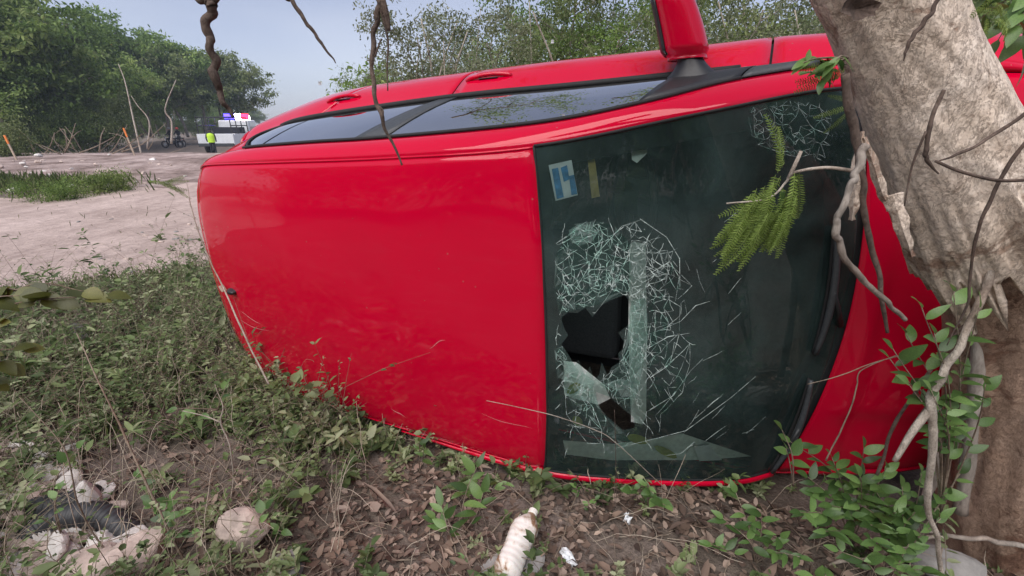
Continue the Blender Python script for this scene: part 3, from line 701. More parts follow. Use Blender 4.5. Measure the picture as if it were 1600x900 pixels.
# tailgate: between the two rear edges
def hatch(a, b):   # a 0..1 down, b -1..1 across
    wv = 1 + 5 * a; e = SP(-1.75, wv, 1); x = e[0] - (.075 + .0 * a) * (1 - abs(b) ** 2.6)
    top = roofpt(0, b) if a < 1e-6 else None
    if a < 1e-6: return top
    return np.array([x, e[1] * b, e[2]])
mb = MB(); mb.grid(grid_of(hatch, np.linspace(0, 1, 24), np.linspace(-1, 1, 25))); cobj(mb, 'tailgate', 'red_paint', smooth=True, solid=.004)
mb = MB(); G = grid_of(hatch, np.linspace(.12, .44, 8), np.linspace(-.85, .85, 21)); G[..., 0] -= .006; mb.grid(G); cobj(mb, 'rear_window', 'side_glass', smooth=True)
for s in (1, -1):
    mb = MB(); G = grid_of(hatch, np.linspace(.46, .66, 6), np.linspace(s * .72, s * .99, 6)); G[..., 0] -= .008; mb.grid(G if s > 0 else G[:, ::-1]); cobj(mb, 'tail_light', 'tail_red', smooth=True, solid=.01)
mb = MB(); G = grid_of(hatch, np.linspace(.80, 1.0, 5), np.linspace(-.98, .98, 21)); G[..., 0] -= .03; mb.grid(G); cobj(mb, 'rear_bumper', 'grey_plastic', smooth=True, solid=.02)
# bonnet
def hoodpt(u, v):
    xr = .805 + .10 * (1 - v * v); xf = 1.60 + .13 * (1 - v * v); x = xr + (xf - xr) * u
    ye = np.interp(u, [0, .5, 1], [.705, .68, .56]); ze = np.interp(u, [0, .3, .6, 1], [-.425, -.475, -.54, -.68])
    zc = np.interp(u, [0, .3, .6, 1], [-.405, -.43, -.475, -.60])
    z = ze + (zc - ze) * (1 - v * v) ** .7 + .014 * (sstep(.62, .56, abs(v)) - 1) * sstep(0, .15, u)
    y = v * ye
    # buckled where the trunk pushed it in
    z -= .045 * math.exp(-((x - 1.28) ** 2 / .05 + (y - .18) ** 2 / .05)) + .012 * math.sin(x * 26 + y * 9) * math.exp(-((x - 1.2) ** 2 / .06 + (y - .1) ** 2 / .10))
    z -= .022 * sstep(.97, 1.02, x - .02 * y)
    return np.array([x, y, z])
mb = MB(); mb.grid(grid_of(hoodpt, np.linspace(0, 1, 50), np.linspace(-1, 1, 50))); cobj(mb, 'bonnet', 'red_paint', smooth=True, solid=.004)
# black cowl panel between glass and bonnet
mb = MB(); mb.grid(np.array([[WSn(.93, v, -.012) * (1 - k) + (hoodpt(0.02, v * .99) + [0, 0, -.012]) * k + np.array([0, 0, -.012 * math.sin(PI * k)]) for k in (0, .33, .66, 1)] for v in vv])); cobj(mb, 'cowl_panel', 'black_plastic', smooth=True)
# fender top strip linking bonnet edge to side (line 3)
for s in (1, -1):
    mb = MB(); GG = []
    for u in np.linspace(0, 1, 24):
        h = hoodpt(u, s * 1.0); a = LP(3, .72 + (1.68 - .72) * u) * [1, s, 1]; GG.append([h + [0, s * .004, -.004], (h + a) / 2 + [0, 0, .004], a])
    GG = np.array(GG); mb.grid(GG if s < 0 else GG[:, ::-1]); cobj(mb, 'fender_top', 'red_paint', smooth=True, solid=.003)
# wipers
def wiper(px0, px1, name='wiper'):
    a = inv_ws(*px0); b = inv_ws(*px1)
    P = [WSn(a[0] + (b[0] - a[0]) * t, a[1] + (b[1] - a[1]) * t, .016 + .012 * math.sin(PI * t)) for t in np.linspace(0, 1, 14)]
    mb = MB(); mb.tube(P, [.007 + .004 * math.sin(PI * t) for t in np.linspace(0, 1, 14)], 6); o = cobj(mb, name, 'grey_plastic', smooth=True)
    mb = MB(); mb.tube([WSn(a[0] + (b[0] - a[0]) * t, a[1] + (b[1] - a[1]) * t, .006) for t in np.linspace(0, 1, 14)], .005, 5); mb.v = [v + OFF for v in mb.v]; mb.obj('wiper_blade', 'rubber', o, smooth=True)
    q = .35; mid = np.array(P[6]); arm = MB(); e_ = np.array(WSn(.985, (a[1] + b[1]) / 2 - .18, .01))
    arm.tube([mid + [0, 0, .006], (mid + e_) / 2 + [0, 0, .012], e_], [.006, .008, .011], 6); arm.v = [v + OFF for v in arm.v]; arm.obj('wiper_arm', 'black_plastic', o, smooth=True)
wiper((1300, 355), (1268, 550)); wiper((1262, 590), (1205, 735))
# front end
mb = MB()
def front(a, b):
    wv = 3 + 3 * a; e = SP(1.70, wv, 1); return np.array([e[0] + .10 * (1 - abs(b) ** 2.4), e[1] * b, e[2] + (.09 * (1 - b * b) if a < .01 else 0)])
mb.grid(grid_of(front, np.linspace(0, 1, 16), np.linspace(-1, 1, 25))); cobj(mb, 'front_bumper', 'red_paint', smooth=True, solid=.004)
mb = MB(); G = grid_of(front, np.linspace(.35, .75, 6), np.linspace(-.55, .55, 15)); G[..., 0] += .008; mb.grid(G); cobj(mb, 'grille', 'black_plastic', smooth=True, solid=.01)
for s in (1, -1):
    mb = patch(3.06, 3.9, lambda t: 1.24 + .10 * t, 1.66, 14, 6, s, .006); cobj(mb, 'headlight', 'lamp_glass', smooth=True)
    mb = patch(3.03, 3.95, lambda t: 1.22 + .10 * t, 1.67, 14, 6, s, .003); cobj(mb, 'headlight_housing', 'steel', smooth=True)
# floor pan and wheels
mb = MB(); mb.grid(np.array([[[x, y, -1.2 + .03 * math.sin(8 * x) * (abs(y) < .3)] for y in np.linspace(-.77, .77, 9)] for x in np.linspace(-1.8, 1.7, 20)])); cobj(mb, 'underbody', 'interior_dark')
for wx, s in ((-1.22, 1), (-1.22, -1), (1.18, 1), (1.18, -1)):
    r = .28; yc = s * .70; ty = MB(); prof = [(.17, -.085), (.25, -.09), (.275, -.07), (.28, 0), (.275, .07), (.25, .09), (.17, .085)]; n_ = 32
    G = np.array([[[wx + p[0] * math.cos(a), yc + p[1], -1.17 + p[0] * math.sin(a)] for p in prof] for a in np.linspace(0, 2 * PI, n_ + 1)]); ty.grid(G); to = cobj(ty, 'wheel', 'rubber', smooth=True)
    rm = MB()
    for k in range(7):
        a = k * 2 * PI / 7; rm.box([wx + .095 * math.cos(a), yc + s * .06, -1.17 + .095 * math.sin(a)], (.15, .02, .035), rym(-a))
    G = np.array([[[wx + p * math.cos(a), yc + s * o_, -1.17 + p * math.sin(a)] for p, o_ in ((.172, .085), (.165, .05), (.165, -.05))] for a in np.linspace(0, 2 * PI, n_ + 1)]); rm.grid(G)
    rm.v = [v + OFF for v in rm.v]; rm.obj('rim', 'steel', to)
# interior
mb = MB()
dash = []
for y in np.linspace(-.70, .70, 30):
    bulge = .05 * math.exp(-((y - .34) / .17) ** 2); row = []
    for x, z in ((.86, -.47), (.70, -.455), (.52, -.45 + bulge), (.40, -.455 + bulge * 1.3), (.34, -.50 + bulge), (.32, -.62), (.36, -.78), (.5, -.85)): row.append([x, y, z])
    dash.append(row)
mb.grid(np.array(dash)); do_ = cobj(mb, 'dashboard', 'interior_dark', smooth=True)
mb = MB(); cw = np.array([.18, .34, -.50]); Rw = rym(-.95)
mb.tube([cw + Rw @ np.array([.18 * math.cos(a), .18 * math.sin(a), 0]) for a in np.linspace(0, 2 * PI, 33)], .014, 8, False)
for a in (0, PI, 1.5 * PI): mb.tube([cw + Rw @ np.array([.04 * math.cos(a), .04 * math.sin(a), -.02]), cw + Rw @ np.array([.175 * math.cos(a), .175 * math.sin(a), 0])], .014, 6)
mb.box(cw + Rw @ np.array([0, 0, -.03]), (.11, .13, .05), Rw); cobj(mb, 'steering_wheel', 'black_plastic', smooth=False)
for y in (.34, -.34):
    sb = MB(); sb.box([-.15, y, -.88], (.50, .47, .14)); so_ = cobj(sb, 'front_seat', 'seat_cloth', bevel=.05, seg=3)
    sb = MB(); sb.box([-.47, y, -.60], (.13, .46, .62), rym(-.22)); sb.v = [v + OFF for v in sb.v]; sb.obj('backrest', 'seat_cloth', so_, bevel=.05, seg=3)
    sb = MB(); sb.box([-.56, y, -.22], (.09, .26, .17), rym(-.15)); sb.v = [v + OFF for v in sb.v]; sb.obj('headrest', 'seat_cloth', so_, bevel=.04, seg=3)
sb = MB(); sb.box([-1.05, 0, -.85], (.45, 1.25, .16)); o = cobj(sb, 'rear_seat', 'seat_cloth', bevel=.05, seg=3)
sb = MB(); sb.box([-1.33, 0, -.55], (.13, 1.2, .55), rym(-.25)); sb.v = [v + OFF for v in sb.v]; sb.obj('backrest', 'seat_cloth', o, bevel=.05, seg=3)
sb = MB(); sb.box([.0, 0, -1.0], (.9, .22, .22)); cobj(sb, 'centre_console', 'interior_dark', bevel=.03)
def on_glass(poly, off, name, mat, par=None, lab=None):
    mb = MB(); n = len(poly); uvs = [inv_ws(*p) for p in poly]; c = tuple(np.mean(uvs, 0)); V = [WSn(*q, off) for q in uvs] + [WSn(*c, off)]
    mb.add(V, [[i, (i + 1) % n, n] for i in range(n)]); o = cobj(mb, name, mat, par, solid=.0015)
    if lab: o['label'] = lab
    return o
on_glass([(857, 258), (893, 250), (903, 305), (868, 314)], -.004, 'registration_sticker', 'paper')
for q in ([(862, 264), (872, 262), (881, 308), (870, 311)], [(876, 262), (886, 258), (890, 280), (881, 284)], [(889, 275), (897, 273), (902, 303), (893, 305)]): on_glass(q, -.002, 'sticker_print', 'blue_print')
on_glass([(919, 245), (930, 243), (939, 308), (926, 311)], -.02, 'yellow_stick', 'yellow_wood')
on_glass([(990, 215), (1018, 207), (1016, 240), (1000, 255), (992, 250)], -.03, 'mirror_mount', 'trim_grey')
on_glass([(884, 580), (905, 582), (950, 618), (960, 640), (940, 650), (900, 640), (884, 635)], -.06, 'sun_visor', 'trim_grey')
on_glass([(880, 698), (960, 704), (1045, 692), (1070, 686), (1182, 722), (1100, 728), (960, 729), (885, 720)], -.03, 'pillar_trim', 'trim_grey')
on_glass([(1087, 703), (1112, 700), (1132, 724), (1096, 726)], -.018, 'airbag_label', 'paper')
for cx_, cy_, la, lb_, an in ((998, 690, 17, 7, .25), (1042, 710, 20, 6, .45), (897, 610, 13, 7, -.6), (903, 662, 10, 7, .8)):
    q = [(cx_ + la * math.cos(a) * math.cos(an) - lb_ * math.sin(a) * math.sin(an), cy_ + la * math.cos(a) * math.sin(an) + lb_ * math.sin(a) * math.cos(an)) for a in np.linspace(0, 2 * PI, 11)[:-1]]
    on_glass(q, -.012, 'fallen_leaf', 'yellow_leaf')
on_glass([(988, 386), (996, 380), (1014, 386), (1016, 520), (1014, 660), (1008, 672), (990, 668), (986, 520)], -.03, 'grey_strip', 'trim_grey')  # pale grey strip set just behind the glass
on_glass([(948, 606), (968, 598), (992, 600), (994, 610), (965, 616)], -.02, 'torn_paper', 'paper')

# ------------------------------------------------------------------ the broken tree
tree = thing('broken_tree', 'thick broken tree trunk with pale flaking bark leaning over the front of the red car', 'tree', at(1600, 880, 1.1) * [1, 1, 0])
TB = np.array(tree.location)
def trunkmesh(P, r, nr, disp, seed, jag=None, mat='pale_bark', name='trunk', ends=None):
    P = spline(P, 14); r = spline(np.array(r)[:, None], 14)[:, 0]; k = len(P)
    V, _ = tube_geo(P, r, nr, False); V = V.reshape(k, nr, 3); cen = P[:, None]
    th = np.arange(nr) / nr * 2 * PI; s = np.linspace(0, 1, k)
    TH, SS = np.meshgrid(th, s); Xc = np.cos(TH) * 2.2 + seed; Yc = np.sin(TH) * 2.2 + SS * 6
    d = disp * (fbm(Xc, Yc, 2) * 2.2 + fbm(Xc * 3 + 5, Yc * 2.2, 4) * 1.0 + .35 * np.abs(fbm(Xc * 9, Yc * 2.5, 3)))
    V = cen + (V - cen) * (1 + d[..., None])
    if jag is not None:  # ragged torn end: push the last rings along the axis by an uneven amount
        D = P[-1] - P[-8]; D /= np.linalg.norm(D)
        amt = jag * (vn(th * 3.4 + seed, th * 0 + 2) + .8 * (1 - np.abs(2 * vn(th * 7 + seed, th * 0) - 1)) ** 2 + .35 * vn(th * 22 + seed, th * 0) - .8)
        wgt = sstep(.72, 1, s); V = V + D * (amt[None, :, None] * wgt[:, None, None]) 
        lift = 1 + .10 * wgt[:, None] * vn(th * 5 + 3, th * 0 + 9)[None, :]; V = cen + (V - cen) * lift[..., None]
    Fc = [[i * nr + j, i * nr + (j + 1) % nr, (i + 1) * nr + (j + 1) % nr, (i + 1) * nr + j] for i in range(k - 1) for j in range(nr)]
    return mkmesh(name, V.reshape(-1, 3) - TB, Fc, mat, True), V
me, VL = trunkmesh([at(1625, 1010, 1.10), at(1612, 880, 1.10), at(1605, 700, 1.10), at(1598, 520, 1.08), at(1588, 400, 1.04), at(1560, 300, .99)], [.30, .225, .185, .155, .13, .10], 130, .15, 3, None, 'brown_trunk')
o = link('trunk', me, tree); o['label'] = 'stripped reddish brown lower trunk'
UA, UB = at(1322, -150, .92), at(1382, 0, .94); UD = (UA - UB) / np.linalg.norm(UA - UB)
me, VU = trunkmesh([UA + UD * 1.5 + [0, 0, .25], UA + UD * .75 + [0, 0, .08], UA, at(1382, 0, .94), at(1425, 105, .95), at(1468, 200, .955), at(1508, 290, .96), at(1535, 352, .965)], [.062, .076, .087, .091, .098, .110, .124, .136], 220, .08, 9, .17, 'pale_bark', 'bark_sleeve')
o = link('upper_trunk', me, tree); m_ = o.modifiers.new('solid', 'SOLIDIFY'); m_.thickness = .014; m_.offset = -1
o['label'] = 'upper trunk with pale mottled bark ending in a jagged torn edge'
limb = spline([UA + UD * .65 - TB + [0, 0, .05], np.array([.55, .9, 2.42]) - TB, np.array([.0, .80, 2.36]) - TB, np.array([-.62, .80, 2.30]) - TB, np.array([-1.1, .85, 2.45]) - TB], 8)
mb = MB(); mb.tube(limb, np.linspace(.05, .018, len(limb)), 9); mb.obj('limb', 'grey_bark', tree, smooth=True)
def flap(pts, wd, name='bark_flake', mat='pale_bark', th=.008):
    P = spline(np.array([at(*p) for p in pts]) - TB, 6); k = len(P); W_ = np.interp(np.linspace(0, 1, k), np.linspace(0, 1, len(wd)), wd)
    D = np.gradient(P, axis=0); view = P + TB - [0, 0, CZ]; s = np.cross(D, view); s /= np.linalg.norm(s, axis=1)[:, None]
    j = .72 * (1 + .18 * np.sin(np.arange(k) * 1.1 + pts[0][0])); mb = MB()
    vw = view / np.linalg.norm(view, axis=1)[:, None]
    mb.grid(np.stack([P - s * (W_ * j)[:, None] + vw * .006, P - vw * .004, P + s * (W_ * j[::-1])[:, None] + vw * .006], 1))
    return mb.obj(name, mat, tree, solid=th)
flap([(1347, 205, .86), (1341, 260, .84), (1334, 320, .84), (1331, 345, .85)], [.004, .014, .012, .002])
flap([(1350, 215, .85), (1366, 260, .84), (1378, 300, .84), (1392, 330, .84)], [.006, .011, .012, .002])
flap([(1395, 305, .83), (1408, 350, .82), (1420, 385, .82), (1425, 402, .83)], [.02, .016, .009, .001])
# knot scar near the top
mb = MB(); kc = at(1345, 12, .84) - TB; mb.add([kc + .026 * np.array([math.cos(a) * 1.25, -.12 * abs(math.sin(2 * a)), math.sin(a) * .7]) * random.uniform(.75, 1.15) for a in np.linspace(0, 2 * PI, 19)[:-1]] + [kc + [0, .012, 0]], [[i, (i + 1) % 18, 18] for i in range(18)]); mb.obj('knot_scar', 'twig_brown', tree)
# roots and grey side stem at the trunk foot
for pts_, r_ in (([(1500, 650, 1.15), (1470, 720, 1.12), (1440, 790, 1.1)], [.03, .022, .01]), ([(1520, 400, 1.05), (1527, 560, 1.04), (1515, 700, 1.03), (1500, 800, 1.02)], [.010, .015, .016, .018])):
    P = spline([at(*p) - TB for p in pts_], 8); mb = MB(); mb.tube(P, np.interp(np.linspace(0, 1, len(P)), np.linspace(0, 1, len(r_)), r_) * (1 + .12 * np.sin(np.arange(len(P)) * .8)), 10); mb.obj('root', 'grey_bark', tree, smooth=True)

# ------------------------------------------------------------------ twigs and branches close to the camera
def twig(name, px, r, mat, label, cat='branch', side=None, top=False, group=None, par=None, m=7, n=7):
    P0 = [at(*p) for p in px]; base = P0[-1].copy()
    if top:   # carry the twig up to the limb it hangs from
        d_ = P0[0] - P0[1]; d_[0] *= .6; k_t = (2.31 - P0[0][2]) / d_[2]; q0 = P0[0]
        P0 = [q0 + d_ * k_t, q0 + d_ * k_t * .66, q0 + d_ * k_t * .33] + P0; r = list(np.interp(np.linspace(0, 1, len(P0)), np.linspace(3 / len(P0), 1, len(r)), r))
    P0 = spline(P0, 3); P0 = P0 + rng.normal(size=P0.shape) * np.mean(r) * .3
    P = spline(P0, 4); k = len(P); rr = np.interp(np.linspace(0, 1, k), np.linspace(0, 1, len(r)), r)
    rr = rr * (1 + .10 * np.sin(np.arange(k) * .9 + px[0][0]) * np.sin(np.arange(k) * .37)) * .8
    o = par or thing(name, label, cat, base, group=group)
    b0 = np.array(o.location); mb = MB(); mb.tube(P - b0, rr, n); mb.obj('stem' if not par else 'side_twig', mat, o, smooth=True)
    for s in side or []:
        P = spline([at(*p) for p in s[0]], 5); mb = MB(); mb.tube(P - b0, np.linspace(s[1], s[2], len(P)), 5); mb.obj('side_twig', mat, o, smooth=True)
    return o
twig('hanging_branch', [(300, -60, .8), (326, 0, .8), (334, 15, .8), (322, 45, .8), (332, 78, .8), (334, 115, .8), (345, 150, .8), (363, 182, .8)], [.013, .012, .009, .009, .007, .009, .006, .004], 'twig_brown', 'crooked dark branch hanging into the sky at the upper left', top=True, side=[([(324, -5, .8), (312, 2, .8), (302, -8, .8)], .006, .003), ([(335, 2, .8), (348, -12, .8)], .005, .003)])
twig('hanging_twig', [(430, -50, .8), (455, 0, .8), (475, 30, .8), (492, 52, .8), (508, 75, .8), (526, 100, .8)], [.005, .0045, .004, .0035, .003, .001], 'twig_brown', 'straight bare twig pointing down to the right against the sky', top=True)
twig('hanging_branch', [(588, -60, .75), (593, 0, .75), (586, 50, .75), (583, 110, .75), (590, 165, .75), (606, 210, .75), (632, 257, .75)], [.006, .006, .005, .004, .0045, .003, .002], 'twig_brown', 'long curved twig hanging in front of the car side windows', top=True, side=[([(596, 0, .75), (604, 25, .75), (608, 48, .75)], .007, .003), ([(590, 0, .75), (606, 60, .75), (605, 100, .75), (606, 142, .75)], .002, .001), ([(585, 90, .75), (596, 60, .75)], .002, .001), ([(590, 165, .75), (598, 172, .75), (599, 180, .75)], .002, .001)])
twig('hooked_branch', [(1352, 225, .80), (1342, 262, .79), (1327, 290, .79), (1310, 335, .79), (1307, 365, .79), (1320, 405, .79), (1350, 440, .80), (1385, 470, .80), (1416, 500, .81)], [.009, .008, .007, .007, .008, .007, .007, .006, .005], 'grey_bark', 'hooked grey branch curving in front of the wipers')
twig('thin_branch', [(1322, 120, .85), (1330, 200, .85), (1344, 260, .84), (1352, 340, .84), (1372, 430, .84), (1386, 520, .84)], [.009, .010, .008, .007, .006, .004], 'twig_brown', 'dark upright branch between windshield and leaning trunk')
twig('forked_pale_sapling', [(1640, 260, .9), (1590, 340, .88), (1555, 420, .87), (1520, 500, .86), (1480, 570, .85), (1452, 640, .85), (1458, 700, .85), (1452, 780, .86), (1465, 860, .87), (1480, 930, .88)], [.008, .009, .010, .009, .010, .012, .010, .009, .007, .008], 'twig_pale', 'pale forked sapling stem in front of the tree foot', 'sapling', side=[([(1452, 640, .85), (1425, 675, .84), (1398, 720, .84)], .010, .006)])
twig('thin_branch', [(1640, 150, .76), (1570, 200, .76), (1500, 240, .76), (1462, 252, .76)], [.004, .0035, .003, .001], 'twig_brown', 'thin twig crossing the pale trunk towards the right edge', side=[([(1462, 252, .76), (1500, 268, .76), (1560, 282, .76), (1620, 280, .77)], .0025, .003)])
twig('thin_branch', [(1480, -20, .74), (1455, 20, .74), (1432, 50, .74), (1416, 75, .74), (1412, 95, .74)], [.003, .004, .004, .003, .001], 'twig_brown', 'short dark twig hanging over the top of the pale trunk')
twig('thin_branch', [(1475, 140, .76), (1455, 190, .76), (1447, 235, .76), (1450, 250, .76), (1465, 272, .76)], [.0035, .004, .0045, .004, .0015], 'twig_brown', 'crooked twig lying across the middle of the pale trunk', side=[([(1447, 205, .76), (1425, 260, .765), (1413, 322, .765)], .002, .001)])
twig('thin_branch', [(1610, 215, .78), (1570, 270, .78), (1535, 340, .78), (1520, 400, .79), (1512, 470, .80), (1480, 540, .81)], [.004, .004, .0035, .003, .003, .001], 'twig_brown', 'slender twig running down over the torn bark edge')
twig('fallen_stick', [(1260, 890, 1.02), (1170, 868, 1.04), (1100, 862, 1.06), (1030, 864, 1.07), (975, 858, 1.08), (925, 856, 1.09), (900, 860, 1.09)], [.006, .006, .006, .005, .005, .004, .002], 'twig_pale', 'pale crooked stick lying on the ground right of the dirty bottle', 'stick', side=[([(990, 858, 1.08), (982, 825, 1.09), (975, 812, 1.1)], .003, .002), ([(1170, 868, 1.04), (1165, 858, 1.04)], .003, .002)])
twig('fallen_stick', [(1480, 838, 1.0), (1440, 842, 1.0), (1400, 858, .99), (1350, 872, .99), (1290, 885, .98)], [.005, .007, .006, .008, .005], 'twig_pale', 'broken pale stick under the leafy shrub at the tree foot', 'stick')
twig('fallen_branch', [(1640, 860, .95), (1560, 845, .95), (1500, 838, .95), (1440, 828, .96)], [.010, .009, .008, .004], 'grey_bark', 'smooth grey branch resting across the foot of the broken tree')
twig('dead_twig', [(365, 760, 1.15), (360, 700, 1.15), (345, 660, 1.16), (348, 635, 1.17), (335, 600, 1.18)], [.003, .003, .003, .0025, .001], 'twig_pale', 'white bare forked twig standing in the weeds left of the car', 'twig', side=[([(345, 660, 1.16), (320, 650, 1.16), (285, 642, 1.16)], .0025, .001)])
twig('dead_twig', [(300, 900, 1.0), (250, 800, 1.05), (200, 690, 1.15), (165, 620, 1.25), (120, 520, 1.5)], [.004, .004, .004, .003, .002], 'dry_stem', 'long brown dead twig leaning across the weeds at lower left', 'twig')
twig('dead_twig', [(420, 600, 1.4), (380, 520, 1.5), (350, 450, 1.6), (325, 400, 1.7), (300, 330, 1.75), (290, 280, 1.8)], [.004, .004, .0035, .003, .003, .001], 'twig_pale', 'thin pale stem rising beside the rear corner of the car', 'twig')
twig('dead_twig', [(960, 745, 1.18), (961, 790, 1.14), (963, 770, 1.15), (962, 700, 1.1), (960, 640, 1.06)], [.0012, .0012, .0012, .0012, .0008], 'twig_brown', 'hair thin dark stalk standing in front of the windshield edge', 'twig')
twig('dead_twig', [(760, 626, .9), (860, 648, .92), (930, 672, .95), (960, 690, .97), (1020, 745, 1.02), (1080, 800, 1.1)], [.0007, .0012, .0014, .0014, .0013, .001], 'twig_pale', 'thin straw coloured stem crossing the lower windshield corner', 'twig')
twig('dead_twig', [(1290, 720, .95), (1320, 660, .95), (1338, 610, .95), (1345, 580, .95), (1400, 555, .95)], [.0025, .0022, .002, .0015, .001], 'dry_stem', 'fine arching twig in front of the red bonnet', 'twig')
twig('dead_twig', [(1262, 600, .92), (1310, 588, .92), (1370, 565, .92), (1440, 548, .92)], [.001, .0013, .0014, .001], 'dry_stem', 'straw thin horizontal twig touching the lower wiper', 'twig')
twig('dead_twig', [(1370, 740, .95), (1400, 660, .95), (1440, 600, .95), (1490, 530, .94), (1560, 440, .93)], [.005, .005, .0045, .004, .003], 'twig_brown', 'brown slanting twig between bonnet and pale forked stem', 'twig')
twig('dead_twig', [(195, 900, 1.0), (150, 840, 1.0), (120, 780, 1.0), (100, 700, 1.02), (30, 620, 1.05)], [.003, .003, .0028, .002, .001], 'dry_stem', 'dry stalk crossing the black pipe at lower left', 'twig')

# ------------------------------------------------------------------ leaves as separate parts
def leaf_mesh(name, mat, w=.5, fold=.18, curl=.25, n=6, seed=0):
    r = random.Random(seed); V = []; Fc = []
    for i in range(n + 1):
        t = i / n; hw = w * .5 * math.sin(PI * min(1, t ** .8 * .98 + .02)) ** .8 if 0 < i < n else .015
        zc = -curl * t * t; V += [(t, -hw, zc + fold * hw + r.uniform(-.01, .01)), (t, 0, zc), (t, hw, zc + fold * hw + r.uniform(-.01, .01))]
    for i in range(n):
        a = i * 3; Fc += [[a, a + 3, a + 4, a + 1], [a + 1, a + 4, a + 5, a + 2]]
    return mkmesh(name, V, Fc, mat, True)
LM = {k: [leaf_mesh('leaf', mt, w_, seed=i, curl=.15 + .12 * i) for i, w_ in enumerate(ws)] for k, mt, ws in (('fresh', 'leaf_fresh', (.42, .48, .38)), ('round', 'leaf_fresh', (.62, .7, .55)), ('dark', 'leaf_dark', (.75, .8, .7)))}
def place_leaf(par, p, d, size, kind='fresh', up=None):
    """p relative to parent, d direction"""
    d = Vector(d).normalized(); u = Vector(up if up is not None else (random.uniform(-.5, .5), random.uniform(-.9, -.1), 1)).normalized()
    y = u.cross(d); y.normalize(); z = d.cross(y)
    M_ = Matrix((d, y, z)).transposed().to_4x4(); o = link('leaf', random.choice(LM[kind]), par)
    o.matrix_local = Matrix.Translation(Vector(p)) @ M_ @ Matrix.Scale(size, 4); return o
def plant(name, label, base_px, tips, leafsize, kind='fresh', nl=7, stem='dry_stem', group=None, cat='plant', sr=.0022, whorl=False):
    """base at (px,py,Y); each tip (px,py,Y) gets a curved stem with leaves along it"""
    b = at(*base_px); root = thing(name, label, cat, b, group=group)
    for tp in tips:
        e = at(*tp) - b; mid = e * .5 + np.array([0, 0, .12 * np.linalg.norm(e)]) + rng.normal(size=3) * .01
        P = spline([np.zeros(3), mid, e], 8); mb = MB(); mb.tube(P, np.linspace(sr, sr * .4, len(P)), 5); mb.obj('stem', stem, root, smooth=True)
        for i in range(nl):
            t = (.35 + .65 * (i + .5) / nl) if not whorl else (.72 + .28 * i / nl)
            q = P[int(t * (len(P) - 1))]; D = P[-1] - P[-3]; D = D / np.linalg.norm(D)
            sd_ = (-1) ** i; a = random.uniform(.5, 1.2)
            lat = np.array([sd_ * a, random.uniform(-.7, .5), random.uniform(-.35, .45)])
            if whorl: ang = i * 2.4; lat = np.array([math.cos(ang), .8 * math.sin(ang) - .3, random.uniform(-.3, .3)])
            place_leaf(root, q, D * .55 + lat * .9, leafsize * random.uniform(.65, 1.2), kind)
        place_leaf(root, P[-1], P[-1] - P[-3], leafsize * random.uniform(.7, 1), kind)
    return root
Yb = lambda py: ground(800, py)[1]
plant('leafy_shrub', 'leafy green shrub growing against the lower bonnet and tree foot', (1330, 850, 1.05), [(1235, 690, 1.02), (1262, 745, 1.0), (1300, 715, .99), (1345, 745, .98), (1250, 800, .97), (1330, 805, .95), (1385, 730, .96), (1400, 800, .94), (1290, 830, .93), (1350, 700, 1.0)], .052, 'fresh', 9)
plant('leafy_shrub', 'bright leafy sprigs in front of the forked pale sapling', (1470, 800, .95), [(1395, 545, .84), (1440, 480, .83), (1490, 455, .83), (1530, 480, .84), (1500, 590, .83), (1540, 600, .84), (1455, 610, .83), (1420, 600, .84), (1480, 640, .82), (1390, 560, .86), (1415, 520, .85), (1460, 520, .84)], .048, 'fresh', 7)
plant('leafy_shrub', 'small two leaved sprig standing before the lower wiper', (1240, 760, .98), [(1222, 672, .97), (1228, 700, .97)], .045, 'round', 2)
plant('leafy_shrub', 'low leafy shrub spreading right of the fallen pale stick', (1180, 880, 1.0), [(1150, 770, 1.02), (1130, 810, 1.0), (1190, 800, .98), (1220, 840, .95), (1110, 850, .98), (1250, 870, .92)], .045, 'fresh', 6)
plant('leafy_shrub', 'leafy ground shrub in the lower right corner under the stick', (1380, 930, .92), [(1310, 860, .92), (1360, 840, .9), (1420, 850, .9), (1470, 810, .9), (1270, 900, .9), (1440, 890, .88), (1500, 740, .93)], .05, 'fresh', 7)
plant('leafy_shrub', 'dense low greenery at the foot of the pale forked sapling', (1400, 870, .98), [(1330, 780, 1.0), (1370, 770, 1.0), (1410, 760, .98), (1440, 740, .97), (1360, 820, .93), (1400, 830, .92), (1300, 790, 1.0), (1270, 770, 1.02), (1430, 800, .93), (1340, 760, 1.03), (1480, 770, .92)], .042, 'round', 9)
plant('seedling', 'upright seedling with long leaves left of the dirty bottle', (710, 850, Yb(850)), [(745, 730, 1.12), (690, 790, 1.08), (725, 890, .98), (680, 810, 1.1), (755, 770, 1.1)], .062, 'fresh', 4, cat='seedling')
plant('seedling', 'small seedling sprouting under the roof edge', (655, 740, Yb(740)), [(655, 690, 1.28), (662, 700, 1.26)], .04, 'fresh', 3, cat='seedling')
plant('seedling', 'seedling with pointed leaves below the roof corner of the windshield', (760, 790, Yb(790)), [(735, 735, 1.18), (790, 755, 1.16), (720, 770, 1.16)], .04, 'fresh', 4, cat='seedling')
plant('seedling', 'round leaved seedling under the lower windshield corner', (1010, 790, Yb(790)), [(985, 765, 1.17), (1010, 755, 1.17), (1040, 790, 1.12)], .04, 'round', 4, cat='seedling')
plant('seedling', 'dark green creeper at the lower left of the windshield rail', (890, 800, Yb(800)), [(900, 760, 1.2), (930, 780, 1.2)], .025, 'round', 4, cat='seedling')
plant('seedling', 'light green plant beside the pinkish rock', (420, 850, Yb(850)), [(415, 795, 1.05), (440, 830, 1.05)], .04, 'round', 2, cat='seedling')
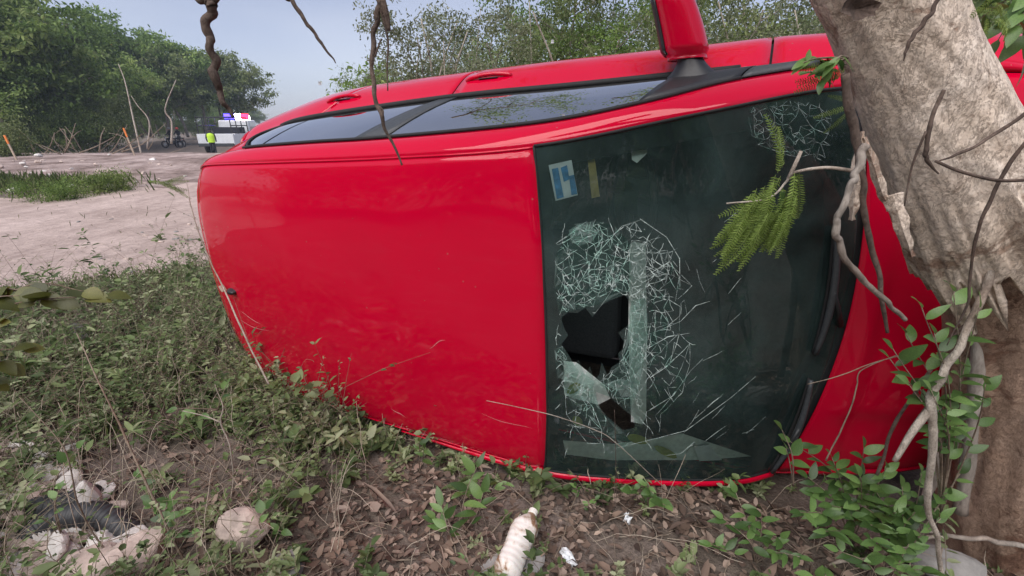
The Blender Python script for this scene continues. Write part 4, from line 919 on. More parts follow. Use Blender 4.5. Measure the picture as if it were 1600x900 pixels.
plant('seedling', 'light green broad leaved weed at the middle of the left verge', (250, 850, Yb(850)), [(235, 790, 1.1), (265, 780, 1.1), (285, 800, 1.06), (300, 830, 1.02), (220, 740, 1.15)], .035, 'round', 6, cat='weed')
plant('seedling', 'yellow green seedling standing over the black pipe', (100, 850, 1.05), [(92, 765, 1.05), (65, 810, 1.02), (120, 700, 1.08)], .035, 'round', 2, cat='seedling')
plant('overhanging_sprig', 'dark round leaves on a sprig reaching in from the left edge above the verge', (-70, 500, .8), [(30, 462, .82), (90, 470, .84), (165, 462, .86), (130, 455, .85)], .045, 'dark', 3, cat='sprig')
plant('overhanging_sprig', 'cluster of dark leaves hanging at the left edge of the view', (-80, 560, .75), [(0, 505, .78), (35, 545, .78), (10, 570, .78), (-10, 600, .78)], .038, 'dark', 3, cat='sprig')
plant('leafy_twig', 'lone light green leaves on thin stems left of the roof tail', (340, 640, 1.3), [(355, 600, 1.3), (300, 650, 1.2), (270, 640, 1.25)], .035, 'round', 2, cat='weed')

plant('leafy_twig', 'green leaves sprouting from the trunk edge over the red windshield pillar', (1325, 90, .87), [(1262, 112, .87), (1285, 125, .86), (1255, 98, .88), (1300, 108, .85)], .034, 'fresh', 5, cat='sprig')
plant('leafy_twig', 'leafy twigs drooping behind the trunk in the upper right corner', (1640, -60, 1.0), [(1530, 30, 1.05), (1560, 62, 1.0), (1590, 40, .95), (1545, -5, 1.05), (1600, 95, .98)], .05, 'fresh', 7, cat='sprig')
# acacia fronds
def frond_mesh(seed):
    r = np.random.default_rng(seed); c = []; d = []; nn = []; L_ = []; W_ = []
    n = 20
    for i in range(n):
        t = (i + 1) / n; p = np.array([t, 0, -.35 * t * t])
        for s in (-1, 1):
            c.append(p); d.append([.45, s * 1.0, r.uniform(-.25, .1)]); nn.append([r.normal() * .15, r.normal() * .15, 1]); L_.append(.125 * math.sin(PI * (.12 + .8 * t)) ** .6 * r.uniform(.85, 1.1)); W_.append(.030)
    V, Fc = leafquads(np.array(c), np.array(d, float), np.array(nn, float), np.array(L_), np.array(W_))
    tv, tf = tube_geo(np.array([[t, 0, -.35 * t * t] for t in np.linspace(0, 1, 9)]), np.full(9, .006), 4)
    Fa = [list(f[:4]) for f in Fc] + [[f[0], f[3], f[4], f[5]] for f in Fc] + [[i + len(V) for i in f] for f in tf]; rn = np.concatenate([r.random(len(Fc) * 2), np.full(len(tf), .9)])
    return mkmesh('frond', np.concatenate([V, tv]), Fa, 'leaf_acacia', rnd=rn)
FR = [frond_mesh(i) for i in range(4)]
def fronds(label, base, spec, size, name='leaf_cluster'):
    b = at(*base); root = thing(name, label, 'leaf cluster', b)
    for (sx, sy, sY, dx, dz) in spec:
        p = at(sx, sy, sY) - b; d = Vector((dx, random.uniform(-.25, .15), dz)).normalized(); up = Vector((random.uniform(-.4, .4), -1, random.uniform(-.2, .2))); y = up.cross(d).normalized(); z = d.cross(y)
        M_ = Matrix((d, y, z)).transposed().to_4x4(); o = link('frond', random.choice(FR), root); o.matrix_local = Matrix.Translation(Vector(p)) @ M_ @ Matrix.Scale(size * random.uniform(.75, 1.15), 4)
    return root
cl = fronds('bunch of fine feathery green leaves hanging in front of the windshield', (1228, 275, .84), [(1172 + 72 * k_ + random.uniform(-6, 6), 272 + 62 * (1 - k_) * .5 + random.uniform(-12, 52), .84 + random.uniform(-.05, .04), -.42 + .45 * k_ + random.uniform(-.25, .25), -1) for k_ in np.tile(np.linspace(0, 1, 13), 5)] + [(1215, 270, .84, .1, 1), (1222, 262, .84, -.3, .8), (1205, 300, .84, -1, -.5), (1195, 330, .84, -.8, -.9)], .092)
mb = MB(); bb = np.array(cl.location); mb.tube(spline([at(1340, 268, .82) - bb, at(1290, 262, .83) - bb, at(1240, 270, .84) - bb, at(1228, 285, .84) - bb, at(1200, 310, .84) - bb, at(1135, 318, .84) - bb], 6), np.linspace(.0035, .0015, 31), 5); mb.tube([at(1232, 280, .83) - bb, at(1252, 236, .83) - bb], [.004, .003], 5); mb.obj('stem', 'twig_pale', cl, smooth=True)
mb = MB(); mb.tube([at(1224, 300, .82) - bb, at(1216, 350, .82) - bb], [.006, .004], 4); mb.obj('turned_leaf', 'leaf_fresh', cl)
fronds('small spray of serrated leaves lying on the windshield pillar beside the trunk', (1320, 105, .88), [(1315 + random.uniform(-8, 8), 105 + random.uniform(-10, 16), .88, -1, random.uniform(-.45, .15)) for _ in range(5)], .065)
fronds('green leaf spray peeking out behind the trunk over the black pillar', (1335, 160, .9), [(1330, 165, .9, -.8, -.3), (1330, 170, .9, -.6, -.8), (1335, 160, .9, -.9, .2)], .05)
fronds('feathery leaf spray above the dirt road edge left of the car', (258, 285, 2.1), [(255 + random.uniform(-10, 10), 285, 2.1, random.uniform(-1, 1), random.uniform(-.7, .3)) for _ in range(8)], .10)
fronds('leafy sprays hanging in the upper right corner', (1580, 30, .85), [(1550 + random.uniform(-10, 60), 0 + random.uniform(-20, 40), .9 + random.uniform(-.1, .2), random.uniform(-1, 1), random.uniform(-1, .2)) for _ in range(9)], .075)

# ------------------------------------------------------------------ stones, litter objects
def stone(name, label, px, size, mat, seed, cat='stone', sink=.35, group=None, rz=None, Y=None):
    r = np.random.default_rng(seed); import bmesh
    bm = bmesh.new(); bmesh.ops.create_icosphere(bm, subdivisions=3, radius=1)
    pl_ = [(rv, r.uniform(.55, .95)) for rv in (lambda v: v / np.linalg.norm(v, axis=1)[:, None])(r.normal(size=(11, 3)))]
    for v in bm.verts:
        p = np.array(v.co)
        for n, d in pl_:
            k = p @ n - d
            if k > 0: p = p - n * k * .92
        p = p * (1 + .09 * float(fbm(p[0] * 3 + seed, p[1] * 3 + p[2] * 2, 3)) * 2)
        v.co = p * np.array(size) * .5
    me = bpy.data.meshes.new(name); bm.to_mesh(me); bm.free(); me.materials.append(MATS[mat])
    g = ground(*px); z = float(T(g[0], g[1])); o = link(name, me, None, (g[0], g[1], z + size[2] * .5 * (1 - 2 * sink * .5)))
    o.rotation_euler = (0, 0, rz if rz is not None else r.uniform(0, 6)); tag(o, label, cat, group); return o
stone('rock', 'pinkish limestone lump with a rough face beside the light green plant', (382, 850), (.17, .13, .155), 'limestone', 5, 'rock', .25, rz=.2)
stone('rock', 'big pinkish limestone slab in the lower left corner', (135, 890), (.24, .15, .10), 'limestone', 8, 'rock', .35, rz=.1)
stone('rock', 'pinkish limestone lump right of the corner slab', (215, 880), (.22, .16, .13), 'limestone', 18, 'rock', .35, rz=.7)
stone('stone', 'flat white stone below the black pipe', (95, 862), (.12, .07, .09), 'white_stone', 9, sink=.1)
stone('stone', 'flat white stone lying alone at the left edge of the rubble', (32, 696), (.12, .06, .035), 'white_stone', 10, rz=.1)
stone('stone', 'white broken stone standing right of the black pipe', (150, 800), (.09, .07, .16), 'white_stone', 12, sink=.2)
stone('stone', 'white flat slab between the pipe and the left edge', (22, 785), (.18, .10, .05), 'white_stone', 13, sink=.2)
stone('stone', 'flat grey slab under the rear corner of the roof', (410, 606), (.20, .12, .05), 'grey_stone', 14, sink=.3)
stone('stone', 'grey stone in the litter at the bottom edge', (450, 890), (.14, .10, .06), 'grey_stone', 15)
stone('stone', 'grey rough stone at the bottom right under the shrub', (1480, 893), (.24, .14, .08), 'grey_stone', 16)
stone('stone', 'flat grey stone half hidden under the dirty bottle', (800, 885), (.22, .14, .035), 'grey_stone', 17, rz=.3)
stone('stone', 'pale grey slab in the weeds right of the black pipe', (208, 830), (.10, .06, .03), 'white_stone', 19)
k_ = 0
for i in range(150):
    px, py = random.uniform(-20, 185), random.uniform(690, 910)
    if px > 120 and py < 760: continue
    s = random.uniform(.02, .085); k_ += 1
    stone('stone', 'small pale stone in the rubble heap at lower left, ' + ('above the black pipe' if py < 770 else 'below the black pipe'), (px, py), (s * random.uniform(1, 1.6), s, s * .7), random.choice(['limestone', 'white_stone', 'limestone', 'white_stone']), 100 + i, group='rubble stones at lower left')
# rubble along the far side of the dirt road
for i in range(60):
    px, py = random.uniform(-10, 300), random.gauss(275, 16)
    if py < 250: continue
    s = random.uniform(.05, .10) * (1 + 2 * random.random() ** 3)
    stone('stone', 'pale stone in the rubble line beyond the dirt road', (px, py), (s * 1.4, s, s * .8), random.choice(['limestone', 'white_stone']), 300 + i, group='stones beyond the dirt road')
for i in range(40):
    px, py = random.uniform(120, 300), random.uniform(330, 470); s = random.uniform(.03, .07)
    stone('stone', 'small pale stone on the grassy road verge', (px, py), (s * 1.4, s, s * .5), random.choice(['limestone', 'grey_stone']), 500 + i, group='stones on the road verge')
# dirty plastic bottle
g = ground(812, 862); bt = thing('plastic_bottle', 'dirty white ribbed plastic bottle lying on the leaf litter', 'bottle', (g[0], g[1], .045), 0)
bt.rotation_euler = (0, math.radians(-4), math.radians(66))
prof = [(-.115, .0), (-.115, .028), (-.105, .036)] + [(x, .041 + .0007 * math.sin(x * 300) + .002 * math.sin(x * 40)) for x in np.linspace(-.095, .055, 40)] + [(.07, .034), (.085, .024), (.095, .014), (.112, .013), (.112, 0)]
n_ = 28; G = np.array([[[x, r_ * math.cos(a) * (1 + .06 * math.sin(3 * a + x * 30)), r_ * math.sin(a) * (.9 + .05 * math.sin(2 * a + x * 20))] for a in np.linspace(0, 2 * PI, n_ + 1)] for x, r_ in prof]); mb = MB(); mb.grid(G); mb.obj('bottle_body', 'dirty_bottle', bt, smooth=True)
mb = MB(); mb.tube([[.100, 0, 0], [.118, 0, 0]], .0155, 14); mb.obj('cap', 'white_plastic', bt, bevel=.002)
mb = MB(); mb.grid(np.array([[[.05 + .03 * t + .006 * math.sin(5 * s), .030 + .012 * s, .006 - .014 * t * s + .006 * math.sin(7 * t)] for t in np.linspace(0, 1, 5)] for s in np.linspace(0, 1, 6)])); mb.obj('torn_label', 'white_plastic', bt, solid=.0008)
# paper scraps
def scrap(px, sz, label, seed, mat='paper'):
    r = random.Random(seed); g = ground(*px); z = float(T(g[0], g[1])); mb = MB(); n = 6
    mb.grid(np.array([[[(i / n - .5) * sz[0] + r.uniform(-.003, .003), (j / n - .5) * sz[1] + r.uniform(-.003, .003), .012 + .012 * math.sin(i * 1.3 + seed) * math.cos(j * 1.1) + .01 * r.random()] for j in range(n + 1)] for i in range(n + 1)]))
    o = mb.obj('paper_scrap', mat, None, loc=(g[0], g[1], z), solid=.0006); o.rotation_euler = (.5, .2, r.uniform(0, 6)); tag(o, label, 'scrap')
scrap((976, 815), (.035, .022), 'small crumpled white scrap on the upright end of the fallen stick', 3)
scrap((890, 872), (.06, .028), 'torn white scrap at the left tip of the fallen stick', 4)
# black pipes
def pipe(pts_, r, label, ribs=True):
    P = spline([at(*p) for p in pts_], 24); b0 = P[0].copy(); k = len(P); rr = np.full(k, r) * (1 + (.07 * np.sin(np.arange(k) * 1.9) if ribs else 0)); mb = MB(); mb.tube(P - b0, rr, 18); return tag(mb.obj('black_pipe', 'black_pipe', None, smooth=True, loc=b0), label, 'pipe')
pipe([(-60, 835, 1.22), (20, 805, 1.20), (100, 790, 1.20), (150, 775, 1.22)], .042, 'dark grey pipe end running off the left edge over the rubble')
pipe([(-40, 880, 1.06), (40, 845, 1.08), (85, 812, 1.12), (150, 805, 1.14), (200, 830, 1.12), (250, 875, 1.08)], .040, 'black ribbed pipe bending over the rubble towards the weeds')
def shard_piece(px, sz, label, seed):
    g = ground(*px); mb = MB(); r = random.Random(seed); n = 8
    mb.grid(np.array([[[(i / n - .5) * sz[0], (j / 3 - .5) * sz[1] * (1 - abs(i / n - .5)) + .02 * math.sin(i), .05 + .03 * math.sin(i * .8 + seed) + .01 * j] for j in range(4)] for i in range(n + 1)]))
    o = mb.obj('plastic_shard', 'black_plastic', None, loc=g, solid=.006); o.rotation_euler = (.3, 0, r.uniform(-.3, .5)); tag(o, label, 'car fragment')
shard_piece((150, 535), (.34, .08), 'curved black plastic car fragment in the weeds below the road', 1)
shard_piece((205, 512), (.22, .06), 'small bent black plastic fragment nearer the road edge', 2)

# ------------------------------------------------------------------ ground cover (stuff)
def scatter(n, f_acc, xr=(-4.5, 3), yr=(.75, 6), pw=1.6):
    out = []
    while len(out) < n:
        x = rng.uniform(*xr, 4000); y = yr[0] + (yr[1] - yr[0]) * rng.random(4000) ** pw
        ok = (x > -y * 1.25 - .7) & (x < y * 1.3 + 1.1) & (rng.random(4000) < f_acc(x, y)); out += list(zip(x[ok], y[ok]))
    return np.array(out[:n])
def under_car(x, y):
    rel = np.stack([x - CO[0], y - CO[1], np.full_like(x, 0) - CO[2]], -1) @ CM
    return (rel[..., 2] < -.22) & (rel[..., 2] > -1.35) & (rel[..., 0] > -1.75) & (rel[..., 0] < 1.8)
def patchy(x, y): return sstep(-.16, .06, fbm(x * 2.6 + 4, y * 2.6, 3))
def greenness(x, y):
    g_ = sstep(-.35, -1.0, x - .15 * fbm(x * 3, y * 3)) * .9 + .10; return np.clip(g_ + .5 * fbm(x * 2.2, y * 2.2, 3), .03, 1)
offroad = lambda x, y: 1 - sstep(-.5, .05, road_side(x, y) + .3 * fbm(x * 4, y * 4)) * (x < 1) * .985
# dry leaf litter
xy = scatter(27000, lambda x, y: offroad(x, y) * (1 - .55 * greenness(x, y)) * (1 - under_car(x, y)) * (.35 + .65 * (fbm(x * 5, y * 5) > -.05)))
n = len(xy); p = np.stack([xy[:, 0], xy[:, 1], T(xy[:, 0], xy[:, 1]) + rng.random(n) * .018], -1); dd = rvec(n); dd[:, 2] *= .35; up = rvec(n) * .5; up[:, 2] += 1
tag(link('leaf_litter', leafmesh('leaf_litter', p, dd, up, rng.gamma(3.2, .0075, n) + .008, rng.gamma(3.2, .0045, n) + .005, 'leaf_dry')), 'brown dry leaves covering the ground around the car', 'leaf litter', None, 'stuff')
# dead twigs
def strands(n, pts_fn, mat, name, label, cat, sides=3):
    Vs = []; Fs = []; off = 0
    for i in range(n):
        P, r = pts_fn(i); V, Fc = tube_geo(P, r, sides, False); Vs.append(V); Fs.append(np.array(Fc) + off); off += len(V)
    return tag(link(name, mkmesh(name, np.concatenate(Vs), np.concatenate(Fs), mat)), label, cat, None, 'stuff')
tw = scatter(1100, lambda x, y: offroad(x, y) * (1 - under_car(x, y)), yr=(.8, 4.5))
def twf(i):
    x, y = tw[i]; a = rng.uniform(0, PI); L_ = rng.gamma(3, .04) + .04; k = 6; t = np.linspace(-.5, .5, k); c = rng.normal() * .3; lift = abs(rng.normal()) * .03
    P = np.stack([x + L_ * (np.cos(a) * t - np.sin(a) * c * t * t), y + L_ * (np.sin(a) * t + np.cos(a) * c * t * t), np.zeros(k)], -1); P[:, 2] = T(P[:, 0], P[:, 1]) + .008 + lift * (1 - 4 * t * t) + .004 * rng.normal(size=k)
    return P, np.linspace(1, .5, k) * rng.uniform(.0009, .0028)
strands(len(tw), twf, 'dry_stem', 'twig_litter', 'thin dead twigs tangled in the leaf litter', 'twigs')
# weeds: many small stemmed clumps
wd = scatter(3600, lambda x, y: (1 - .93 * (np.hypot(x + 1.22, (y - 1.22) * 1.2) < .42)) * (np.hypot(x + .62, y - 1.16) > .12) * (.28 + .72 * patchy(x, y)) * offroad(x, y) * greenness(x, y) ** 1.5 * (1 - under_car(x, y)), yr=(.85, 7.5), pw=1.3)
edge = []
for i in range(210):
    X = rng.uniform(-1.7, .9); q = CM @ (LP(1, X) * [1, -1, 1]) + CO; k_w = 1.0 if X < -.5 else .45
    if rng.random() < k_w: edge.append((q[0] + rng.normal() * .03 - .02, q[1] - abs(rng.normal()) * .10 * k_w + (.03 if X > -.9 else 0)))
wd = np.concatenate([wd, np.array(edge)])
lc, ld, lu, lL, lW, lt = [], [], [], [], [], []; stems = []
for (x, y) in wd:
    hmax = rng.gamma(2.2, .055) * (.6 + .7 * float(greenness(np.array(x), np.array(y)))); z0 = float(T(x, y)); tone = rng.random()
    if math.hypot(x - .3, y - 1.2) < .9: hmax *= .6
    for s in range(rng.integers(1, 5)):
        a = rng.uniform(0, 2 * PI); lean = rng.uniform(.2, 1.1); k = 6; t = np.linspace(0, 1, k)
        P = np.stack([x + math.cos(a) * lean * hmax * t ** 1.4, y + math.sin(a) * lean * hmax * t ** 1.4, z0 + hmax * t * (1.1 - .25 * lean * t)], -1); stems.append(P)
        m_ = int(rng.integers(6, 15)); tt = rng.random(m_) * .85 + .15
        q = np.stack([np.interp(tt, t, P[:, c]) for c in range(3)], -1); d_ = rvec(m_); d_[:, 2] = np.abs(d_[:, 2]) * .5
        lc.append(q); ld.append(d_); u_ = rvec(m_) * .5; u_[:, 2] += 1; lu.append(u_); L_ = rng.choice([rng.uniform(.008, .018), rng.uniform(.015, .03), rng.uniform(.03, .055)], p=[.45, .4, .15]) * (1 + .05 * y); lL.append(np.full(m_, L_) * rng.uniform(.6, 1.3, m_)); lW.append(np.full(m_, L_ * rng.uniform(.35, .65))); lt.append(np.full(m_, tone))
cat_ = np.concatenate
tag(link('weeds', leafmesh('weeds', cat_(lc), cat_(ld), cat_(lu), cat_(lL), cat_(lW), 'leaf_weed', cat_(lt))), 'low green weeds covering the verge left of the car', 'weeds', None, 'stuff')
strands(len(stems), lambda i: (stems[i], np.linspace(.0014, .0006, 6)), 'dry_stem', 'weed_stems', 'thin brownish stems of the low weeds', 'weeds')
# long arching stalks and dry grass
st = scatter(2400, lambda x, y: offroad(x, y) * (.25 + greenness(x, y)) * (1 - under_car(x, y)), yr=(.9, 5.5), pw=1.2)
def stf(i):
    x, y = st[i]; a = rng.uniform(0, 2 * PI); h = rng.uniform(.06, .26) * (1.5 if i % 9 == 0 else 1) * (.45 if x > -.4 else 1); L_ = rng.uniform(.05, .3); t = np.linspace(0, 1, 8)
    P = np.stack([x + math.cos(a) * L_ * t, y + math.sin(a) * L_ * t, T(x, y) + h * np.sin(t * rng.uniform(1.2, 2.6)) + 0 * t], -1); P += rng.normal(size=P.shape) * .003
    return P, np.linspace(.0014, .0005, 8) * rng.uniform(.6, 1.5)
strands(len(st), stf, 'pale_stem', 'dry_stalks', 'thin dry stalks arching over the weeds', 'dry grass')
# grass tufts on the verges by the road
gr = np.concatenate([scatter(9000, lambda x, y: (np.exp(-((road_side(x, y) + .15) / .35) ** 2) * .5 + .04 * offroad(x, y)) * (x < .3), xr=(-9, .3), yr=(1.5, 9), pw=1.0),
                     np.stack([rng.normal(-10.9, 1.3, 1500), rng.normal(9.5, .6, 1500)], -1)])
n = len(gr); p = np.stack([gr[:, 0], gr[:, 1], T(gr[:, 0], gr[:, 1])], -1); dd = rvec(n) * .5; dd[:, 2] = 1; sc_ = np.where(np.arange(n) < 9000, 1, 3.2)
tag(link('grass', leafmesh('grass', p, dd, rvec(n), rng.uniform(.03, .11, n) * sc_, rng.uniform(.004, .009, n) * sc_ * 1.2, 'grass_blade')), 'short grass along the dirt road edges', 'grass', None, 'stuff')

# ------------------------------------------------------------------ trees
def tree_data(seed, H, cr, leaf, nleaf, mat_l, mat_t, flat=.6, sparse=.28, nl=6, r0=.09, lean=.1, low=.35):
    r = np.random.default_rng(seed); mb = MB(); ends = []
    P = [np.zeros(3)]
    for i in range(6): P.append(P[-1] + np.array([r.normal() * lean * H / 6, r.normal() * lean * H / 6, H * .72 / 6]))
    P = spline(P, 3); mb.tube(P, np.linspace(r0, r0 * .35, len(P)), 7)
    for k in range(nl):
        t = low + (1 - low) * (k + .5) / nl; b0 = P[int(t * (len(P) - 1))]; a = k * 2.4 + r.uniform(-.4, .4); ln = cr * r.uniform(.65, 1.1) * (1 - .35 * max(0, t - .6) / .4); el = r.uniform(.25, .9)
        e = b0 + np.array([math.cos(a) * ln, math.sin(a) * ln, ln * el * .8 + H * .06]); Q = spline([b0, (b0 + e) / 2 + r.normal(size=3) * .12 * ln + [0, 0, -.05 * ln], e], 5); mb.tube(Q, np.linspace(r0 * .4, r0 * .08, len(Q)), 5)
        for j in range(4):
            q0 = Q[int((.35 + .6 * j / 4) * (len(Q) - 1))]; d = r.normal(size=3); d[2] = abs(d[2]) * .7; d /= np.linalg.norm(d); e2 = q0 + d * ln * r.uniform(.35, .6); mb.tube([q0, (q0 + e2) / 2 + r.normal(size=3) * .05, e2], [r0 * .12, r0 * .08, r0 * .03], 4)
            ends += [e2, (q0 + e2) / 2]
        ends.append(e)
    ends.append(P[-1] + [0, 0, .1]); ends = np.array(ends); sub = []
    for e in ends:
        for _ in range(3): sub.append(e + r.normal(size=3) * cr * .17 * np.array([1, 1, flat]))
    sub = np.array(sub); which = r.integers(0, len(sub), nleaf); wt = r.uniform(.4, 1.3, len(sub))[which, None]
    c = sub[which] + r.normal(size=(nleaf, 3)) * cr * sparse * .42 * wt * np.array([1, 1, flat]); d = r.normal(size=(nleaf, 3)); d[:, 2] -= .4; up = r.normal(size=(nleaf, 3)) * .7; up[:, 2] += .8
    tone = r.random(len(sub))[which]
    tm = mb.mesh('trunk', mat_t, True); lm = leafmesh('crown', c, d, up, leaf * r.uniform(.6, 1.4, nleaf), leaf * .5 * r.uniform(.7, 1.3, nleaf), mat_l, tone * .8 + .1)
    return tm, lm
def put_tree(data, loc, s, rz, label, group, name='wood_tree', cat='tree'):
    t = thing(name, label, cat, loc, rz, group); t.scale = (s, s, s * random.uniform(.9, 1.1)); link('trunk', data[0], t); link('crown', data[1], t); return t
wood = [tree_data(i, 6.5 + .7 * (i % 3), 2.3, .19, 8500, ('leaf_wood', 'leaf_olive', 'leaf_wood', 'leaf_mid')[i], 'grey_bark', .55, .27, 8, .1, .12) for i in range(4)]
bush = [tree_data(20 + i, 2.6, 1.7, .11, 8000, m_, 'twig_brown', .7, .42, 8, .04, .12, .05) for i, m_ in enumerate(('leaf_wood', 'leaf_olive', 'leaf_mid'))]
scrub = [tree_data(40 + i, 4.3, 1.15, .062, 7000, m_, 'grey_bark', .8, .25, 9, .035, .13, .18) for i, m_ in enumerate(('leaf_olive', 'leaf_pale', 'leaf_wood', 'leaf_pale', 'leaf_olive'))]
# left roadside wood: nearest at the left edge, running away to the vanishing point behind the truck
for i in range(34):
    t = i / 33; px = -60 + 480 * t ** .8; D = 25 + 9 * t + 120 * t ** 3.2; D += random.uniform(-1.5, 3)
    x = (px - 800) / F * D * .97; s = random.uniform(.85, 1.35) * (1.15 if t < .3 else 1)
    put_tree(wood[i % 4], (x, D, 0), s, random.uniform(0, 6), ('deep green', 'olive green', 'dark green broad', 'fresh green')[i % 4] + ' tree of the roadside wood' + (' near the left edge' if i < 12 else ' beyond the police truck' if i > 24 else ' above the heaped dead branches'), 'trees of the roadside wood')
for i in range(16):
    px = -80 + 30 * i; D = 33 + 1.2 * i; put_tree(wood[(i + 2) % 4], ((px - 800) / F * D, D + 4, 0), random.uniform(1.25, 1.6), random.uniform(0, 6), ('taller broad tree', 'taller dark tree', 'taller slender tree', 'taller olive tree')[i % 4] + ' in the back row of the roadside wood, ' + ('left part' if i < 8 else 'right part'), 'back row trees of the roadside wood')
for i in range(26):
    px = -60 + 17 * i; D = 25 + .33 * i + random.uniform(-.6, .8)
    if px > 215: D = 50 + (px - 215) * .2
    put_tree(bush[i % 3], ((px - 800) / F * D, D, -.2), random.uniform(.7, 1.15), random.uniform(0, 6), ('deep green', 'olive green', 'fresh green')[i % 3] + ' bush at the foot of the roadside wood' + (' by the left edge' if i < 9 else ' behind the stakes' if i < 18 else ' near the motorcycles'), 'bushes at the foot of the roadside wood', 'bush', 'bush')
put_tree(bush[2], (at(-90, 240, 17)[0], 17, 0), 1.05, 1, 'brighter green shrub at the left edge beyond the dirt road', None, 'bush', 'bush')
put_tree(bush[1], (at(60, 240, 17)[0] - 1.0, 17, -.3), .6, 2, 'pale olive shrub standing next to the left orange tipped stake', None, 'bush', 'bush')
put_tree(bush[2], (ground(140, 300)[0], ground(140, 300)[1] + .3, -.35), .30, 2, 'small green bush on the far verge of the dirt road', None, 'bush', 'bush')
put_tree(bush[0], (ground(60, 312)[0], ground(60, 312)[1] + .3, -.4), .27, 4, 'small green bush at the road verge near the left edge', None, 'bush', 'bush')
# scrub behind the car
for i in range(44):
    t = i / 43; px = 575 + 1050 * t + random.uniform(-14, 14); D = [7.5, 9.5, 12, 15][i % 4] + random.uniform(-.6, .6); top = 75 - 90 * t
    if px < 640: D = 15; 
    s = random.uniform(.78, 1.0) * (.95 + .25 * t)
    if D > 9: s *= 1 + (D - 9) * .04
    put_tree(scrub[(i * 3 + i // 4) % 5], ((px - 800) / F * D * .97, D, 0), s * (.72 if px < 640 else .9 if px < 750 else 1), random.uniform(0, 6), ('slender scrub tree with loose olive foliage behind the red car', 'slender scrub tree with pale dusty foliage behind the red car', 'slender scrub tree with deep green foliage behind the red car', 'forked scrub tree with pale dusty foliage behind the red car', 'forked scrub tree with loose olive foliage behind the red car')[(i * 3 + i // 4) % 5], 'scrub trees behind the car', 'scrub_tree')
for i in range(22):
    px = 600 + 48 * i; D = random.uniform(7, 14); put_tree(bush[(i * 2 + 1) % 3], ((px - 800) / F * D, D, -.2), random.uniform(.65, .9) , random.uniform(0, 6), 'tangled scrub bush behind the ' + ('rear half' if i < 9 else 'front half') + ' of the red car', 'scrub bushes behind the car', 'bush', 'bush')
# the wood goes on behind the photographer (seen only in the reflections)
for i in range(26):
    a = math.radians(-172 + 6.4 * i); D = random.uniform(9.5, 13); x, y = D * math.cos(a) * 1.2, D * math.sin(a)
    put_tree(scrub[i % 4] if i % 2 else bush[i % 3], (x, y, 0), random.uniform(1.5, 2.0), random.uniform(0, 6), 'scrub tree of the roadside thicket facing the car roof', 'thicket facing the car', 'scrub_tree')
bo = tree_data(77, 2.4, 1.5, .07, 2600, 'leaf_mid', 'grey_bark', .5, .3, 8, .04, .15, .1)
for i, (bx, by, bz, rx_) in enumerate(((.6, 4.6, 4.0, .4), (-1.4, 4.9, 3.9, 2.0))):
    t = put_tree(bo, (bx, by, bz), .8, rx_, ('leafy bough reaching over the car, mirrored in the front side window', 'leafy bough reaching over the car, mirrored in the rear side window')[i], None, 'overhanging_bough', 'bough'); t.rotation_euler = (1.35, .3 * (-1) ** i, rx_)
# pale bare leaning stems and dead branches at the foot of the wood
def bare(px, r, label, cat='branch', name='bare_stem', group=None, mat='twig_pale'):
    P = spline([at(*p) for p in px], 5); b0 = P[0].copy(); mb = MB(); mb.tube(P - b0, np.linspace(r, r * .35, len(P)), 6); return tag(mb.obj(name, mat, None, smooth=True, loc=b0), label, cat, group)
bare([(222, 246, 19), (208, 185, 19.3), (196, 130, 19.5), (185, 100, 19.6)], .035, 'pale leaning bare stem left of the right hand orange tipped stake', 'sapling')
bare([(230, 232, 21), (233, 190, 21), (215, 165, 21), (205, 150, 21)], .03, 'pale upright bare stem behind the right hand stake', 'sapling')
bare([(268, 225, 24), (268, 190, 24), (258, 170, 24), (275, 125, 24)], .05, 'pale crooked trunk behind the motorcycles', 'tree')
for i in range(22):
    x0 = random.uniform(20, 250); y0 = random.uniform(232, 246); dx = random.uniform(-60, 70); Y = random.uniform(17, 22)
    bare([(x0, y0, Y), (x0 + dx * .5 + random.uniform(-8, 8), y0 - random.uniform(10, 30), Y), (x0 + dx, y0 - random.uniform(15, 50), Y + .5)], random.uniform(.012, .03), 'dead grey brown branch heaped at the foot of the wood', 'branch', 'dead_branch', 'dead branches below the wood', 'dry_stem')
for i in range(16):
    x0 = random.uniform(640, 1270); Y = random.uniform(6, 9)
    bare([(x0, 200, Y), (x0 + random.uniform(-15, 15), 120, Y), (x0 + random.uniform(-40, 40), random.uniform(-10, 70), Y)], random.uniform(.012, .03), 'pale bare stem rising among the scrub behind the car', 'sapling', 'bare_stem', 'bare stems in the scrub')
# orange tipped stakes
for px, py, Yd, hh, lb in ((208, 236, 17.5, 1.15, 'right hand wooden stake with orange tip beyond the dirt road'), (20, 236, 15, .95, 'left hand wooden stake with orange tip near the edge of view')):
    x = at(px, 230, Yd)[0]; s_ = thing('marker_stake', lb, 'stake', (x, Yd, 0)); s_.rotation_euler = (0, -.14, 0)
    mb = MB(); mb.box([0, 0, hh * .36], (.055, .035, hh * .72)); mb.obj('post', 'stake_wood', s_, bevel=.01); mb = MB(); mb.box([0, 0, hh * .86], (.058, .038, hh * .28)); mb.obj('painted_tip', 'orange_paint', s_, bevel=.01)

